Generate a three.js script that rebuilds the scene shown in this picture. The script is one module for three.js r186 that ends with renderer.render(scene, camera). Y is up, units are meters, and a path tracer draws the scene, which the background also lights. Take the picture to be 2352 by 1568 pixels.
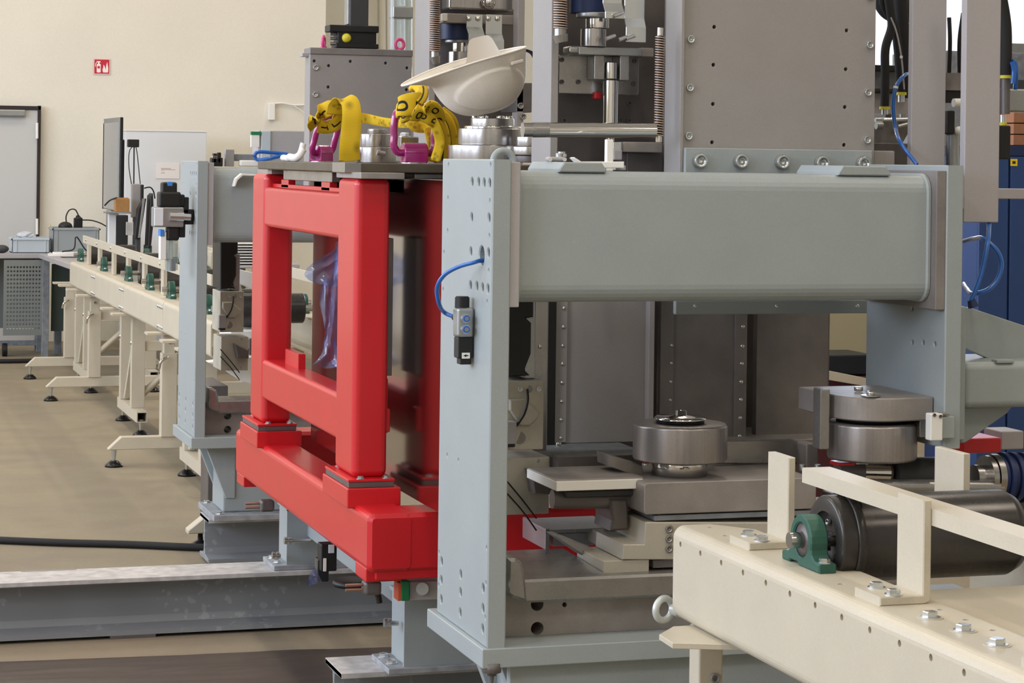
import * as THREE from 'three';
import { RoundedBoxGeometry } from 'three/addons/geometries/RoundedBoxGeometry.js';
import { RectAreaLightUniformsLib } from 'three/addons/lights/RectAreaLightUniformsLib.js';
import { mergeGeometries } from 'three/addons/utils/BufferGeometryUtils.js';
import { ImprovedNoise } from 'three/addons/math/ImprovedNoise.js';
RectAreaLightUniformsLib.init();

// ---------- camera ----------
const W = 2352, HH = 1568, FOCAL = 5200, YAW = 17.16 * Math.PI / 180, EYE = 1.7, CX = 1176, CY = 370, ROLL = Math.atan(0.013);
const scene = new THREE.Scene();
const camera = new THREE.PerspectiveCamera(2 * Math.atan(HH / 2 / FOCAL) * 180 / Math.PI, W / HH, 0.05, 80);
camera.position.set(0, EYE, 0);
camera.rotation.order = 'YXZ';
camera.rotation.set(0, -YAW, ROLL);
camera.setViewOffset(W, HH, 0, HH / 2 - CY, W, HH);
camera.updateProjectionMatrix();
const renderer = new THREE.WebGLRenderer({ antialias: true });
renderer.toneMapping = THREE.LinearToneMapping;
renderer.toneMappingExposure = 1.0;
renderer.shadowMap.enabled = true;
scene.background = new THREE.Color(0x111111);

// ---------- large area lights: daylight through the strip windows on the left, ceiling lamps ----------
function areaLight(color, power, w, h, pos, target) {
  const l = new THREE.RectAreaLight(color, power, w, h);
  l.position.set(...pos); l.lookAt(...target); scene.add(l); l.name = 'area_light'; return l;
}
const DAY = 0xdbe7ff, LAMP = 0xfff1df;
const LEFT_X = -7.5, RIGHT_X = 15, BACK_Z = -21, BACK2_Z = -23.5, FRONT_Z = 5, CEIL = 7;
const WINDOWS = [[-15.5, 3.6], [-10.8, 3.6], [-6.1, 3.6], [-1.4, 3.6]];        // centre z, width
for (const [z, w] of WINDOWS) areaLight(DAY, 9, w, 2.9, [LEFT_X + 0.06, 3.9, z], [LEFT_X + 5, 3.9, z]);
areaLight(DAY, 5, 4.4, 4.2, [11.6, 4.1, BACK2_Z + 0.06], [11.6, 4.1, BACK2_Z + 5]);
const LAMPS = [];
for (const x of [-3.2, 1.2, 5.6]) for (const z of [-18, -13.5, -9, -3, 1.5]) LAMPS.push([x, z]);  // unseen lamps; the row behind the camera is added to brighten front faces
for (const [x, z] of LAMPS) areaLight(LAMP, 30, 0.34, 1.7, [x, CEIL - 0.115, z], [x, 0, z]);

// ---------- pixel to place: a direction from the camera cut with a plane that the thing touches ----------
const sY = Math.sin(YAW), cY = Math.cos(YAW), sR = Math.sin(ROLL), cR = Math.cos(ROLL);
function P(px, py, axis, val) {
  const a = (px - CX) / FOCAL, b = -(py - CY) / FOCAL;
  const u = a * cR - b * sR, v = a * sR + b * cR;
  const d = [sY + u * cY, v, -cY + u * sY], o = [0, EYE, 0];
  const t = (val - o[axis]) / d[axis];
  return new THREE.Vector3(o[0] + t * d[0], o[1] + t * d[1], o[2] + t * d[2]);
}
const onX = (px, py, x) => P(px, py, 0, x), onY = (px, py, y) => P(px, py, 1, y), onZ = (px, py, z) => P(px, py, 2, z);
// extents of a piece whose front faces +Z at plane z (depth goes away from the camera)
function bz(x0, y0, x1, y1, z, depth) {
  const my = (y0 + y1) / 2, mx = (x0 + x1) / 2;
  return [onZ(x0, my, z).x, onZ(x1, my, z).x, onZ(mx, y1, z).y, onZ(mx, y0, z).y, z - depth, z];
}
// extents of a piece whose face looks to -X at plane x (thickness goes to +X)
function bx(x0, y0, x1, y1, x, thick) {
  const my = (y0 + y1) / 2, mx = (x0 + x1) / 2;
  return [x, x + thick, onX(mx, y1, x).y, onX(mx, y0, x).y, onX(x0, my, x).z, onX(x1, my, x).z];
}

// ---------- random numbers and textures ----------
let seed = 12345;
const rnd = () => { seed = (seed * 1664525 + 1013904223) >>> 0; return seed / 4294967296; };
const noise = new ImprovedNoise();
const fbm = (x, y, z, o = 4) => { let s = 0, a = 0.5, f = 1; for (let i = 0; i < o; i++) { s += a * noise.noise(x * f, y * f, z + i * 7.3); a *= 0.5; f *= 2; } return s; };
// periodic noise on a square of n texels
function tex(n, fn, srgb = true, rep = 1) {
  const d = new Uint8Array(n * n * 4);
  for (let j = 0; j < n; j++) for (let i = 0; i < n; i++) {
    const c = fn(i / n, j / n), k = (j * n + i) * 4;
    for (let q = 0; q < 3; q++) d[k + q] = Math.max(0, Math.min(255, (Array.isArray(c) ? c[q] : c) * 255));
    d[k + 3] = 255;
  }
  const t = new THREE.DataTexture(d, n, n); t.wrapS = t.wrapT = THREE.RepeatWrapping;
  t.magFilter = THREE.LinearFilter; t.minFilter = THREE.LinearMipmapLinearFilter; t.generateMipmaps = true;
  if (srgb) t.colorSpace = THREE.SRGBColorSpace;
  t.repeat.set(rep, rep); t.needsUpdate = true; return t;
}
const per = (u, v, f, z, o = 4) => {          // tileable blend
  const a = fbm(u * f, v * f, z, o), b = fbm((u - 1) * f, v * f, z, o), c = fbm(u * f, (v - 1) * f, z, o), d = fbm((u - 1) * f, (v - 1) * f, z, o);
  return (a * (1 - u) + b * u) * (1 - v) + (c * (1 - u) + d * u) * v;
};
const T = {
  paint: tex(256, (u, v) => 0.965 + 0.05 * per(u, v, 4, 1) + 0.03 * (rnd() - 0.5), true, 1.6),
  peel: tex(256, (u, v) => 0.5 + 0.8 * per(u, v, 60, 5, 2), false, 6),
  steel: tex(256, (u, v) => 0.9 + 0.13 * per(u, v, 5, 9) + 0.05 * (rnd() - 0.5), true, 2.5),
  smudge: tex(256, (u, v) => 0.78 + 0.45 * per(u, v, 5, 3), false, 2),
  mill: tex(256, (u, v) => 0.86 + 0.24 * per(u, v, 3, 14, 5) + 0.05 * (rnd() - 0.5), true, 3),
  streak: tex(256, (u, v) => 0.9 + 0.22 * per(u, 0.5, 40, 2, 3) + 0.06 * (rnd() - 0.5), true, 3),
  galv: tex(256, (u, v) => 0.86 + 0.3 * per(u, v, 14, 21, 3) + 0.12 * per(u, v, 3, 2), true, 1.7),
  scuff: tex(256, (u, v) => { const s = per(u, v, 3, 31, 5), t = per(u, v, 34, 8, 2); return 0.88 + 0.1 * s + (s > 0.08 && t > 0.12 ? 0.18 : 0); }, true, 1),
  floor: tex(512, (u, v) => { const a = per(u, v, 5, 2, 6), b = per(u, v, 16, 6, 5), g = 0.03 * (rnd() - 0.5), m = 0.93 + 0.13 * a + 0.1 * b + g; return [m, m * (0.985 + 0.03 * b), m * (0.965 - 0.05 * a)]; }, true, 0.22),
  wall: tex(256, (u, v) => 0.975 + 0.04 * per(u, v, 3, 12) + 0.02 * (rnd() - 0.5), true, 0.5),
  board: tex(128, (u, v) => 0.93 + 0.12 * per(u, v, 10, 3) + 0.05 * (rnd() - 0.5), true, 4),
  cloth: tex(128, (u, v) => 0.86 + 0.09 * Math.sin(u * 6.283 * 24) + 0.07 * Math.sin(v * 6.283 * 24) + 0.14 * per(u, v, 5, 2), true, 9),
};
const M = {};
function mk(name, color, rough, metal = 0, o = {}) {
  const m = new THREE.MeshPhysicalMaterial({ color: new THREE.Color(color), roughness: rough, metalness: metal, ...o });
  m.name = name; M[name] = m; return m;
}
mk('grey', 0xa4adae, 0.42, 0, { map: T.paint, bumpMap: T.peel, bumpScale: 0.00008 });
mk('primerGrey', 0x969b9f, 0.6, 0, { map: T.galv });
mk('galv', 0xb9bdc2, 0.55, 0.25, { map: T.galv });
mk('beamGrey', 0x9a9fa2, 0.5, 0, { map: T.scuff });
mk('galvLitTop', 0xe3e2e0, 0.42, 0.1, { map: T.galv });  // zinc made paler than the web to carry light from above
mk('cream', 0xd0c7b2, 0.4, 0, { map: T.paint, bumpMap: T.peel, bumpScale: 0.00008 });
mk('red', 0xd3131f, 0.38, 0, { map: T.paint, bumpMap: T.peel, bumpScale: 0.00006, clearcoat: 0.4, clearcoatRoughness: 0.22 });
mk('taupe', 0xa19d9a, 0.55, 0, { map: T.paint });
mk('taupeDeep', 0x9a9491, 0.55, 0.1, { map: T.mill });  // deeper taupe tone
mk('taupePale', 0xb3afb1, 0.5, 0, { map: T.paint });  // paler taupe tone, used on many parts
mk('steel', 0xb2b0ad, 0.34, 0.75, { map: T.steel, roughnessMap: T.smudge });
mk('steelRaw', 0xbab3ad, 0.48, 0.35, { map: T.mill });
mk('darkSteel', 0x7e7876, 0.45, 0.4, { map: T.mill });  // darker steel tone shared by many parts
mk('turned', 0xc9c6c4, 0.24, 1, { map: T.streak });
mk('chrome', 0xdcdad6, 0.1, 1);
mk('mirror', 0xa39d99, 0.13, 1);
mk('bronze', 0x7d7466, 0.45, 0.75, { map: T.mill });
mk('zinc', 0xd0d4d4, 0.25, 0.9);
mk('zincMatte', 0xb9bcbc, 0.4, 0.85, { map: T.steel });
mk('black', 0x141414, 0.5);
mk('blackGloss', 0x0f1013, 0.25);
mk('rubber', 0x1c1b1b, 0.75);
mk('darkGrey', 0x3a3b3c, 0.55);
mk('roller', 0x4b4846, 0.34, 0.35, { map: T.mill, roughnessMap: T.smudge });
mk('green', 0x2b5c4d, 0.5, 0, { bumpMap: T.peel, bumpScale: 0.0004, map: T.paint });
mk('magenta', 0xa81c74, 0.22, 0, { clearcoat: 0.7, clearcoatRoughness: 0.12, map: T.paint });
mk('pink', 0xe85a95, 0.4);
mk('yellow', 0xe3bf1e, 0.8, 0, { map: T.cloth, sheen: 0.3 });
mk('yellowPlain', 0xd9cf3a, 0.5);
mk('blueHose', 0x1f63b8, 0.3, 0, { clearcoat: 0.4 });
mk('blueCab', 0x2c4a80, 0.5, 0, { map: T.paint });
mk('navy', 0x1c2c55, 0.5, 0);
mk('film', 0xc3cff5, 0.07, 0, { transmission: 0.82, clearcoat: 0.6, thickness: 0, side: THREE.DoubleSide });
mk('helmet', 0xf6efe2, 0.42, 0, { map: T.paint, side: THREE.DoubleSide });
mk('white', 0xf2f0ea, 0.5);
mk('whiteCool', 0xe2e5e7, 0.45);
mk('paper', 0xf0ece8, 0.85);
mk('wall', 0xefe9d9, 0.9, 0, { map: T.wall });
mk('floor', 0x9b927f, 0.7, 0, { map: T.floor, specularIntensity: 0.35 });
mk('bounceWall', 0xdcd8cc, 0.6);  // unseen front wall; tone set for the light it bounces onto front faces
mk('sheetBrown', 0x4c423b, 0.5, 0, { map: T.floor, side: THREE.DoubleSide });
mk('ceiling', 0xd9d6cd, 0.9);
mk('doorGrey', 0xc9c9c6, 0.55);
mk('brown', 0x2a1f1e, 0.6);
mk('crateGrey', 0x9aa0a0, 0.55);
mk('crateBlue', 0xbcc6cc, 0.55);
mk('card', 0xb98a55, 0.85, 0, { map: T.board });
mk('copper', 0xa07f70, 0.4, 0.6);
mk('glassTube', 0xdfe6e6, 0.08, 0, { transmission: 0.85, thickness: 0 });
mk('spring', 0xd0b8a8, 0.35, 0.6);
mk('orange', 0xd8603a, 0.5);
mk('pcbGreen', 0x1f7a4a, 0.5);
mk('wood', 0xb07a58, 0.7, 0, { map: T.board });
mk('cyanBlue', 0x3a86d8, 0.45);
mk('hole', 0x8f8a86, 0.6, 0.2);

// ---------- geometry helpers ----------
function uvm(g) {                             // uv in metres, one of three sides by the normal
  if (g.userData.keepUv) return g;
  const p = g.attributes.position, n = g.attributes.normal, uv = new Float32Array(p.count * 2);
  for (let i = 0; i < p.count; i++) {
    const ax = Math.abs(n.getX(i)), ay = Math.abs(n.getY(i)), az = Math.abs(n.getZ(i));
    let u = p.getX(i), v = p.getY(i);
    if (ax > ay && ax > az) u = p.getZ(i); else if (ay > az) v = p.getZ(i);
    uv[i * 2] = u; uv[i * 2 + 1] = v;
  }
  g.setAttribute('uv', new THREE.BufferAttribute(uv, 2)); return g;
}
function box(e, r = 0.002) {
  const [x0, x1, y0, y1, z0, z1] = e, w = Math.abs(x1 - x0), h = Math.abs(y1 - y0), d = Math.abs(z1 - z0);
  const g = r > 0 ? new RoundedBoxGeometry(w, h, d, r > 0.008 ? 4 : 1, Math.min(r, w * 0.49, h * 0.49, d * 0.49)) : new THREE.BoxGeometry(w, h, d);
  return g.translate((x0 + x1) / 2, (y0 + y1) / 2, (z0 + z1) / 2);
}
const V = (x, y, z) => new THREE.Vector3(x, y, z);
function cyl(a, b, r0, r1 = r0, seg = 24, open = false) {
  const d = b.clone().sub(a), g = new THREE.CylinderGeometry(r1, r0, d.length(), seg, 1, open);
  const q = new THREE.Quaternion().setFromUnitVectors(V(0, 1, 0), d.clone().normalize());
  return g.applyQuaternion(q).translate((a.x + b.x) / 2, (a.y + b.y) / 2, (a.z + b.z) / 2);
}
function tube(pts, r, seg = 48, rs = 10) { return new THREE.TubeGeometry(new THREE.CatmullRomCurve3(pts), seg, r, rs, false); }
function lathe(prof, c, seg = 40, dir = V(0, 1, 0)) {    // prof: [radius, height] along dir from c
  const g = new THREE.LatheGeometry(prof.map(([r, y]) => new THREE.Vector2(Math.max(r, 0.00001), y)), seg);
  return g.applyQuaternion(new THREE.Quaternion().setFromUnitVectors(V(0, 1, 0), dir.clone().normalize())).translate(c.x, c.y, c.z);
}
// flat-sided turned piece with crisp steps
function stack(list, c, seg = 40) {           // list of [radius, y0, y1]
  const gs = list.map(([r, a, b]) => { const k = Math.min(0.002, (b - a) * 0.2); return lathe([[0, a], [r - k, a], [r, a + k], [r, b - k], [r - k, b], [0, b]], c, seg); });
  return merge(gs);
}
function merge(gs) {
  const l = gs.map(g => { const h = g.index ? g.toNonIndexed() : g; for (const k of Object.keys(h.attributes)) if (!['position', 'normal', 'uv'].includes(k)) h.deleteAttribute(k); return h; });
  return mergeGeometries(l);
}
// extrude an outline: axis 'z' outline (x,y); axis 'x' outline (z,y); axis 'y' outline (x,z)
function ext(pts, axis, a, b, holes = [], bevel = 0.0015) {
  const sh = new THREE.Shape(pts.map(p => new THREE.Vector2(p[0], p[1])));
  for (const [hx, hy, r] of holes) { const h = new THREE.Path(); h.absarc(hx, hy, r, 0, Math.PI * 2, true); sh.holes.push(h); }
  const d = Math.abs(b - a), lo = Math.min(a, b), bv = Math.min(bevel, d * 0.3);
  const g = new THREE.ExtrudeGeometry(sh, { depth: d - 2 * bv, bevelEnabled: bv > 0, bevelThickness: bv, bevelSize: bv, bevelOffset: -bv, bevelSegments: 1, curveSegments: 10 });
  g.translate(0, 0, bv);
  const p = g.attributes.position, n = g.attributes.normal;
  if (axis === 'z') g.translate(0, 0, lo);
  else if (axis === 'x') { for (let i = 0; i < p.count; i++) { const [x, y, z, nx, ny, nz] = [p.getX(i), p.getY(i), p.getZ(i), n.getX(i), n.getY(i), n.getZ(i)]; p.setXYZ(i, lo + d - z, y, x); n.setXYZ(i, -nz, ny, nx); } }
  else { for (let i = 0; i < p.count; i++) { const [x, y, z, nx, ny, nz] = [p.getX(i), p.getY(i), p.getZ(i), n.getX(i), n.getY(i), n.getZ(i)]; p.setXYZ(i, x, lo + d - z, y); n.setXYZ(i, nx, -nz, ny); } }
  return g;
}
const rr = (x0, x1, y0, y1, r, n = 4) => {    // rounded rectangle outline
  const o = [], c = [[x1 - r, y0 + r, -90], [x1 - r, y1 - r, 0], [x0 + r, y1 - r, 90], [x0 + r, y0 + r, 180]];
  for (const [x, y, a] of c) for (let i = 0; i <= n; i++) { const t = (a + 90 * i / n) * Math.PI / 180; o.push([x + r * Math.cos(t), y + r * Math.sin(t)]); }
  return o;
};
// ---------- things and parts ----------
const taken = {};
function numbered(n) { const k = taken[n] = (taken[n] ?? -1) + 1; return k ? n + '_' + String(k).padStart(3, '0') : n; }
function thing(name, label, category, pos = V(0, 0, 0), group) {
  const g = new THREE.Group(); g.name = numbered(name); g.position.copy(pos); g.userData = { label, category };
  if (group) g.userData.group = group; scene.add(g); return g;
}
function base(g) { const b = V(0, 0, 0); for (let o = g; o && o !== scene; o = o.parent) b.add(o.position); return b; }
function part(g, name, geo, mat, label) {     // geo in world coordinates
  const b = base(g); uvm(geo); geo.translate(-b.x, -b.y, -b.z);
  const m = new THREE.Mesh(geo, mat); m.name = name; if (label) m.userData.label = label; g.add(m); return m;
}
function single(name, label, category, geo, mat, group) {
  uvm(geo); geo.computeBoundingBox(); const bb = geo.boundingBox, c = V((bb.min.x + bb.max.x) / 2, bb.min.y, (bb.min.z + bb.max.z) / 2);
  geo.translate(-c.x, -c.y, -c.z); const m = new THREE.Mesh(geo, mat); m.name = numbered(name); m.position.copy(c);
  m.userData = { label, category }; if (group) m.userData.group = group; scene.add(m); return m;
}
function struct(name, geo, mat, label) {
  const m = new THREE.Mesh(uvm(geo), mat); m.name = name; m.userData = { kind: 'structure' };
  if (label) m.userData.label = label; scene.add(m); return m;
}
const AX = { x: V(1, 0, 0), y: V(0, 1, 0), z: V(0, 0, 1), nx: V(-1, 0, 0), nz: V(0, 0, -1), ny: V(0, -1, 0) };
const shared = {};
function hexGeo(r) {
  const k = 'hex' + r; if (shared[k]) return shared[k];
  const flat = q => { const n = q.toNonIndexed(); n.computeVertexNormals(); return n; };
  const g = merge([flat(lathe([[0, 0], [r * 1.35, 0], [r * 1.35, r * 0.18], [0, r * 0.18]], V(0, 0, 0), 20)), flat(cyl(V(0, r * 0.1, 0), V(0, r * 0.78, 0), r, r, 6)), flat(cyl(V(0, r * 0.78, 0), V(0, r * 0.86, 0), r, r * 0.86, 6))]);
  return shared[k] = uvm(g);
}
function socketGeo(r) {
  const k = 'soc' + r; if (shared[k]) return shared[k];
  return shared[k] = uvm(lathe([[0, r * 0.15], [r * 0.5, r * 0.15], [r * 0.5, r * 0.72], [r * 0.92, r * 0.75], [r, r * 0.62], [r, 0]], V(0, 0, 0), 16));
}
function domeGeo(r) {
  const k = 'dome' + r; if (shared[k]) return shared[k];
  return shared[k] = uvm(lathe([[0, r * 0.55], [r * 0.5, r * 0.5], [r * 0.85, r * 0.28], [r, 0]], V(0, 0, 0), 14));
}
function put(g, name, geo, mat, pos, axis = 'y', spin = 0) {   // shared geometry, its own mesh
  const m = new THREE.Mesh(geo, mat); m.name = name; m.position.copy(pos).sub(base(g));
  m.quaternion.setFromUnitVectors(V(0, 1, 0), AX[axis]); if (spin) m.rotateY(spin); g.add(m); return m;
}

// ================= the hall =================
struct('floor', box([LEFT_X - 0.3, RIGHT_X + 0.3, -0.2, 0, BACK2_Z - 0.3, FRONT_Z + 0.3], 0), M.floor, 'worn beige concrete floor of the hall');
struct('ceiling', box([LEFT_X - 0.3, RIGHT_X + 0.3, CEIL, CEIL + 0.2, BACK2_Z - 0.3, FRONT_Z + 0.3], 0), M.ceiling);
struct('wall_right', box([RIGHT_X, RIGHT_X + 0.25, 0, CEIL, BACK2_Z - 0.25, FRONT_Z + 0.25], 0), M.wall);
struct('wall_front', box([LEFT_X, RIGHT_X, 0, CEIL, FRONT_Z, FRONT_Z + 0.25], 0), M.bounceWall);
{ // left wall with its strip windows
  const gs = [box([LEFT_X - 0.25, LEFT_X, 0, 2.4, BACK_Z - 0.25, FRONT_Z], 0), box([LEFT_X - 0.25, LEFT_X, 5.4, CEIL, BACK_Z - 0.25, FRONT_Z], 0)];
  const ed = [BACK_Z - 0.25]; for (const [z, w] of WINDOWS) ed.push(z - w / 2, z + w / 2); ed.push(FRONT_Z);
  for (let i = 0; i < ed.length; i += 2) gs.push(box([LEFT_X - 0.25, LEFT_X, 2.4, 5.4, ed[i], ed[i + 1]], 0));
  struct('wall_left', merge(gs), M.wall);
}
const glow = new THREE.MeshStandardMaterial({ color: 0x888888, emissive: new THREE.Color(DAY), emissiveIntensity: 1.6, roughness: 0.4 });
const lampGlow = new THREE.MeshStandardMaterial({ color: 0x888888, emissive: new THREE.Color(LAMP), emissiveIntensity: 8, roughness: 0.4 });
let wn = 0;
for (const [z, w] of WINDOWS) {
  const g = new THREE.Group(); g.name = 'window_' + (++wn); g.userData = { kind: 'structure' }; scene.add(g);
  part(g, 'pane', box([LEFT_X - 0.12, LEFT_X - 0.1, 2.4, 5.4, z - w / 2, z + w / 2], 0), glow);
  const bars = [[2.4, 2.46], [5.34, 5.4]].map(([a, b]) => box([LEFT_X - 0.14, LEFT_X - 0.04, a, b, z - w / 2, z + w / 2], 0));
  for (let k = 0; k <= 3; k++) { const c = z - w / 2 + k * w / 3; bars.push(box([LEFT_X - 0.14, LEFT_X - 0.04, 2.4, 5.4, Math.max(c - 0.03, z - w / 2), Math.min(c + 0.03, z + w / 2)], 0)); }
  part(g, 'window_frame', merge(bars), M.white);
}
const CORNER_X = onZ(748, 50, BACK_Z).x;
struct('wall_back', box([LEFT_X - 0.25, CORNER_X, 0, CEIL, BACK_Z - 0.25, BACK_Z], 0), M.wall, 'cream painted hall wall behind the workbench');
struct('wall_return', box([CORNER_X - 0.25, CORNER_X, 0, CEIL, BACK2_Z, BACK_Z - 0.25], 0), M.wall);
{ const [x0, x1, y0, y1] = [9.4, 13.8, 2.0, 6.2];
  struct('wall_far', merge([box([CORNER_X - 0.25, x0, 0, CEIL, BACK2_Z - 0.25, BACK2_Z], 0), box([x1, RIGHT_X, 0, CEIL, BACK2_Z - 0.25, BACK2_Z], 0), box([x0, x1, 0, y0, BACK2_Z - 0.25, BACK2_Z], 0), box([x0, x1, y1, CEIL, BACK2_Z - 0.25, BACK2_Z], 0)]), M.wall);
  const g = new THREE.Group(); g.name = 'window_' + (++wn); g.userData = { kind: 'structure' }; scene.add(g);
  part(g, 'pane', box([x0, x1, y0, y1, BACK2_Z - 0.12, BACK2_Z - 0.1], 0), glow);
  part(g, 'window_frame', merge([0, 1, 2, 3].map(k => box([x0 + k * 1.46 - (k == 3 ? 0.05 : 0), x0 + k * 1.46 + 0.05, y0, y1, BACK2_Z - 0.14, BACK2_Z - 0.04], 0))), M.white);
}
for (const [x, z] of LAMPS) {
  const g = thing('unseen_ceiling_lamp', 'unseen long white ceiling lamp with a warm diffuser, placed for its light', 'lamp', V(x, CEIL, z), 'ceiling lamps of the hall');
  part(g, 'housing', box([x - 0.2, x + 0.2, CEIL - 0.09, CEIL, z - 0.9, z + 0.9], 0.01), M.white);
  part(g, 'diffuser', box([x - 0.17, x + 0.17, CEIL - 0.1, CEIL - 0.085, z - 0.85, z + 0.85], 0), lampGlow);
}
{ // door at the far left with dark frame
  const z = BACK_Z + 0.02, g = new THREE.Group(); g.name = 'door_1'; g.userData = { kind: 'structure', label: 'pale grey hall door in a dark frame' };
  const rt = onZ(84, 400, z).x, top = onZ(40, 252, z).y; g.position.set(rt - 0.5, 0, z); scene.add(g);
  part(g, 'door_leaf', box([rt - 1.0, rt, 0.01, top, z, z + 0.045], 0.004), M.doorGrey);
  const fr = onZ(91, 400, z).x;
  part(g, 'door_frame', merge([box([rt, fr, 0, top + 0.04, z, z + 0.06], 0.003), box([rt - 1.03, fr, top, top + 0.035, z, z + 0.06], 0.003)]), M.brown);
  part(g, 'door_closer', box([rt - 0.62, onZ(57, 260, z).x, onZ(30, 268, z).y, onZ(30, 252, z).y, z + 0.045, z + 0.1], 0.012), M.zincMatte);
  for (const y of [300, 520]) part(g, 'hinge', cyl(onZ(85, y - 18, z + 0.07), onZ(85, y + 18, z + 0.07), 0.012), M.white);
}
{ // fire extinguisher sign: flat print
  const c = document.createElement('canvas'); c.width = c.height = 256; const k = c.getContext('2d');
  k.fillStyle = '#c8283a'; k.fillRect(0, 0, 256, 256); k.strokeStyle = '#f3e6e4'; k.lineWidth = 10; k.strokeRect(6, 6, 244, 244);
  k.fillStyle = '#f6eeec';
  k.beginPath(); k.roundRect(48, 84, 62, 140, 14); k.fill(); k.fillRect(66, 56, 26, 34); k.fillRect(46, 40, 60, 18);
  k.lineWidth = 10; k.strokeStyle = '#f6eeec'; k.beginPath(); k.moveTo(48, 60); k.quadraticCurveTo(24, 80, 32, 130); k.stroke();
  k.fillStyle = '#c8283a'; k.fillRect(60, 120, 38, 40); k.fillStyle = '#f6eeec';
  k.beginPath(); k.moveTo(150, 222); k.bezierCurveTo(120, 170, 160, 150, 150, 96); k.bezierCurveTo(180, 120, 176, 150, 186, 170); k.bezierCurveTo(196, 130, 190, 90, 214, 52); k.bezierCurveTo(210, 100, 240, 140, 222, 222); k.closePath(); k.fill();
  const t = new THREE.CanvasTexture(c); t.colorSpace = THREE.SRGBColorSpace;
  const e = bz(215, 135, 253, 171, BACK_Z + 0.008, 0.008), g = box(e, 0);
  const n = g.attributes.normal, p = g.attributes.position, uv = g.attributes.uv;
  for (let i = 0; i < p.count; i++) uv.setXY(i, (p.getX(i) - e[0]) / (e[1] - e[0]), (p.getY(i) - e[2]) / (e[3] - e[2]));
  g.userData.keepUv = true;
  single('wall_sign', 'red square fire extinguisher sign on the cream wall', 'sign', g, new THREE.MeshStandardMaterial({ map: t, roughness: 0.5 }));
}
{ // small junction box and cable on the wall
  const z = BACK_Z, g = thing('junction_box', 'small cream junction box with a conduit on the wall', 'junction box', onZ(622, 275, z));
  part(g, 'housing', box([onZ(615, 255, z).x, onZ(630, 255, z).x, onZ(622, 276, z).y, onZ(622, 237, z).y, z, z + 0.05], 0.008), M.white);
  part(g, 'conduit', tube([onZ(628, 238, z + 0.02), onZ(650, 237, z + 0.02), onZ(672, 241, z + 0.02), onZ(700, 241, z + 0.02)], 0.009, 16, 8), M.white);
  part(g, 'cable', tube([onZ(670, 240, z + 0.02), onZ(690, 252, z + 0.02), onZ(702, 262, z + 0.02)], 0.006, 16, 6), M.white);
}

// ================= grey portal frames of the mill =================
const XP = 1.51, PT = 0.046, XR = 2.685, BASE_Y = 0.567, TOP_Y = EYE + 0.004, PW = 0.44;
const ZF = -5.04, ZB = -9.27;
const crop = (ox, oy, s) => ([x, y]) => [ox + x / s, oy + y / s];
const cA = crop(1000, 340, 3.92), cB = crop(550, 700, 3.92), cC = crop(850, 1200, 3.92);
const bigHoles = [...[[330, 305], [388, 307], [438, 312], [488, 315], [326, 622], [482, 628], [318, 930], [477, 942], [315, 1235], [373, 1243], [423, 1255], [472, 1265]].map(cA),
  ...[[643, 348], [640, 515], [640, 690], [815, 465], [813, 625], [810, 810], [1017, 590], [1015, 770], [1012, 955]].map(cC)];
const smallHoles = [...[[118, 152], [497, 152], [113, 450], [490, 475], [110, 745], [486, 790], [77, 940], [480, 1105], [70, 1275], [465, 1385]].map(cA),
  ...[[1870, 1355], [1970, 1400]].map(cB), ...[[1048, 228], [622, 270], [617, 562], [1043, 545], [1038, 855]].map(cC)];
const postHoles = [];                         // [z from the near edge, y, r]
for (const [px, py] of bigHoles) { const p = onX(px, py, XP); postHoles.push([p.z - ZF, p.y, 0.0105]); }
for (const [px, py] of smallHoles) { const p = onX(px, py, XP); postHoles.push([p.z - ZF, p.y, 0.0045]); }
{ const p = onX(1106, 587, XP); postHoles.push([p.z - ZF, p.y, 0.023]); }
const okHoles = postHoles.filter(([z, y, r]) => z < -r - 0.004 && z > -PW + r + 0.004 && y < TOP_Y - r - 0.004 && y > BASE_Y + r + 0.004);

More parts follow.
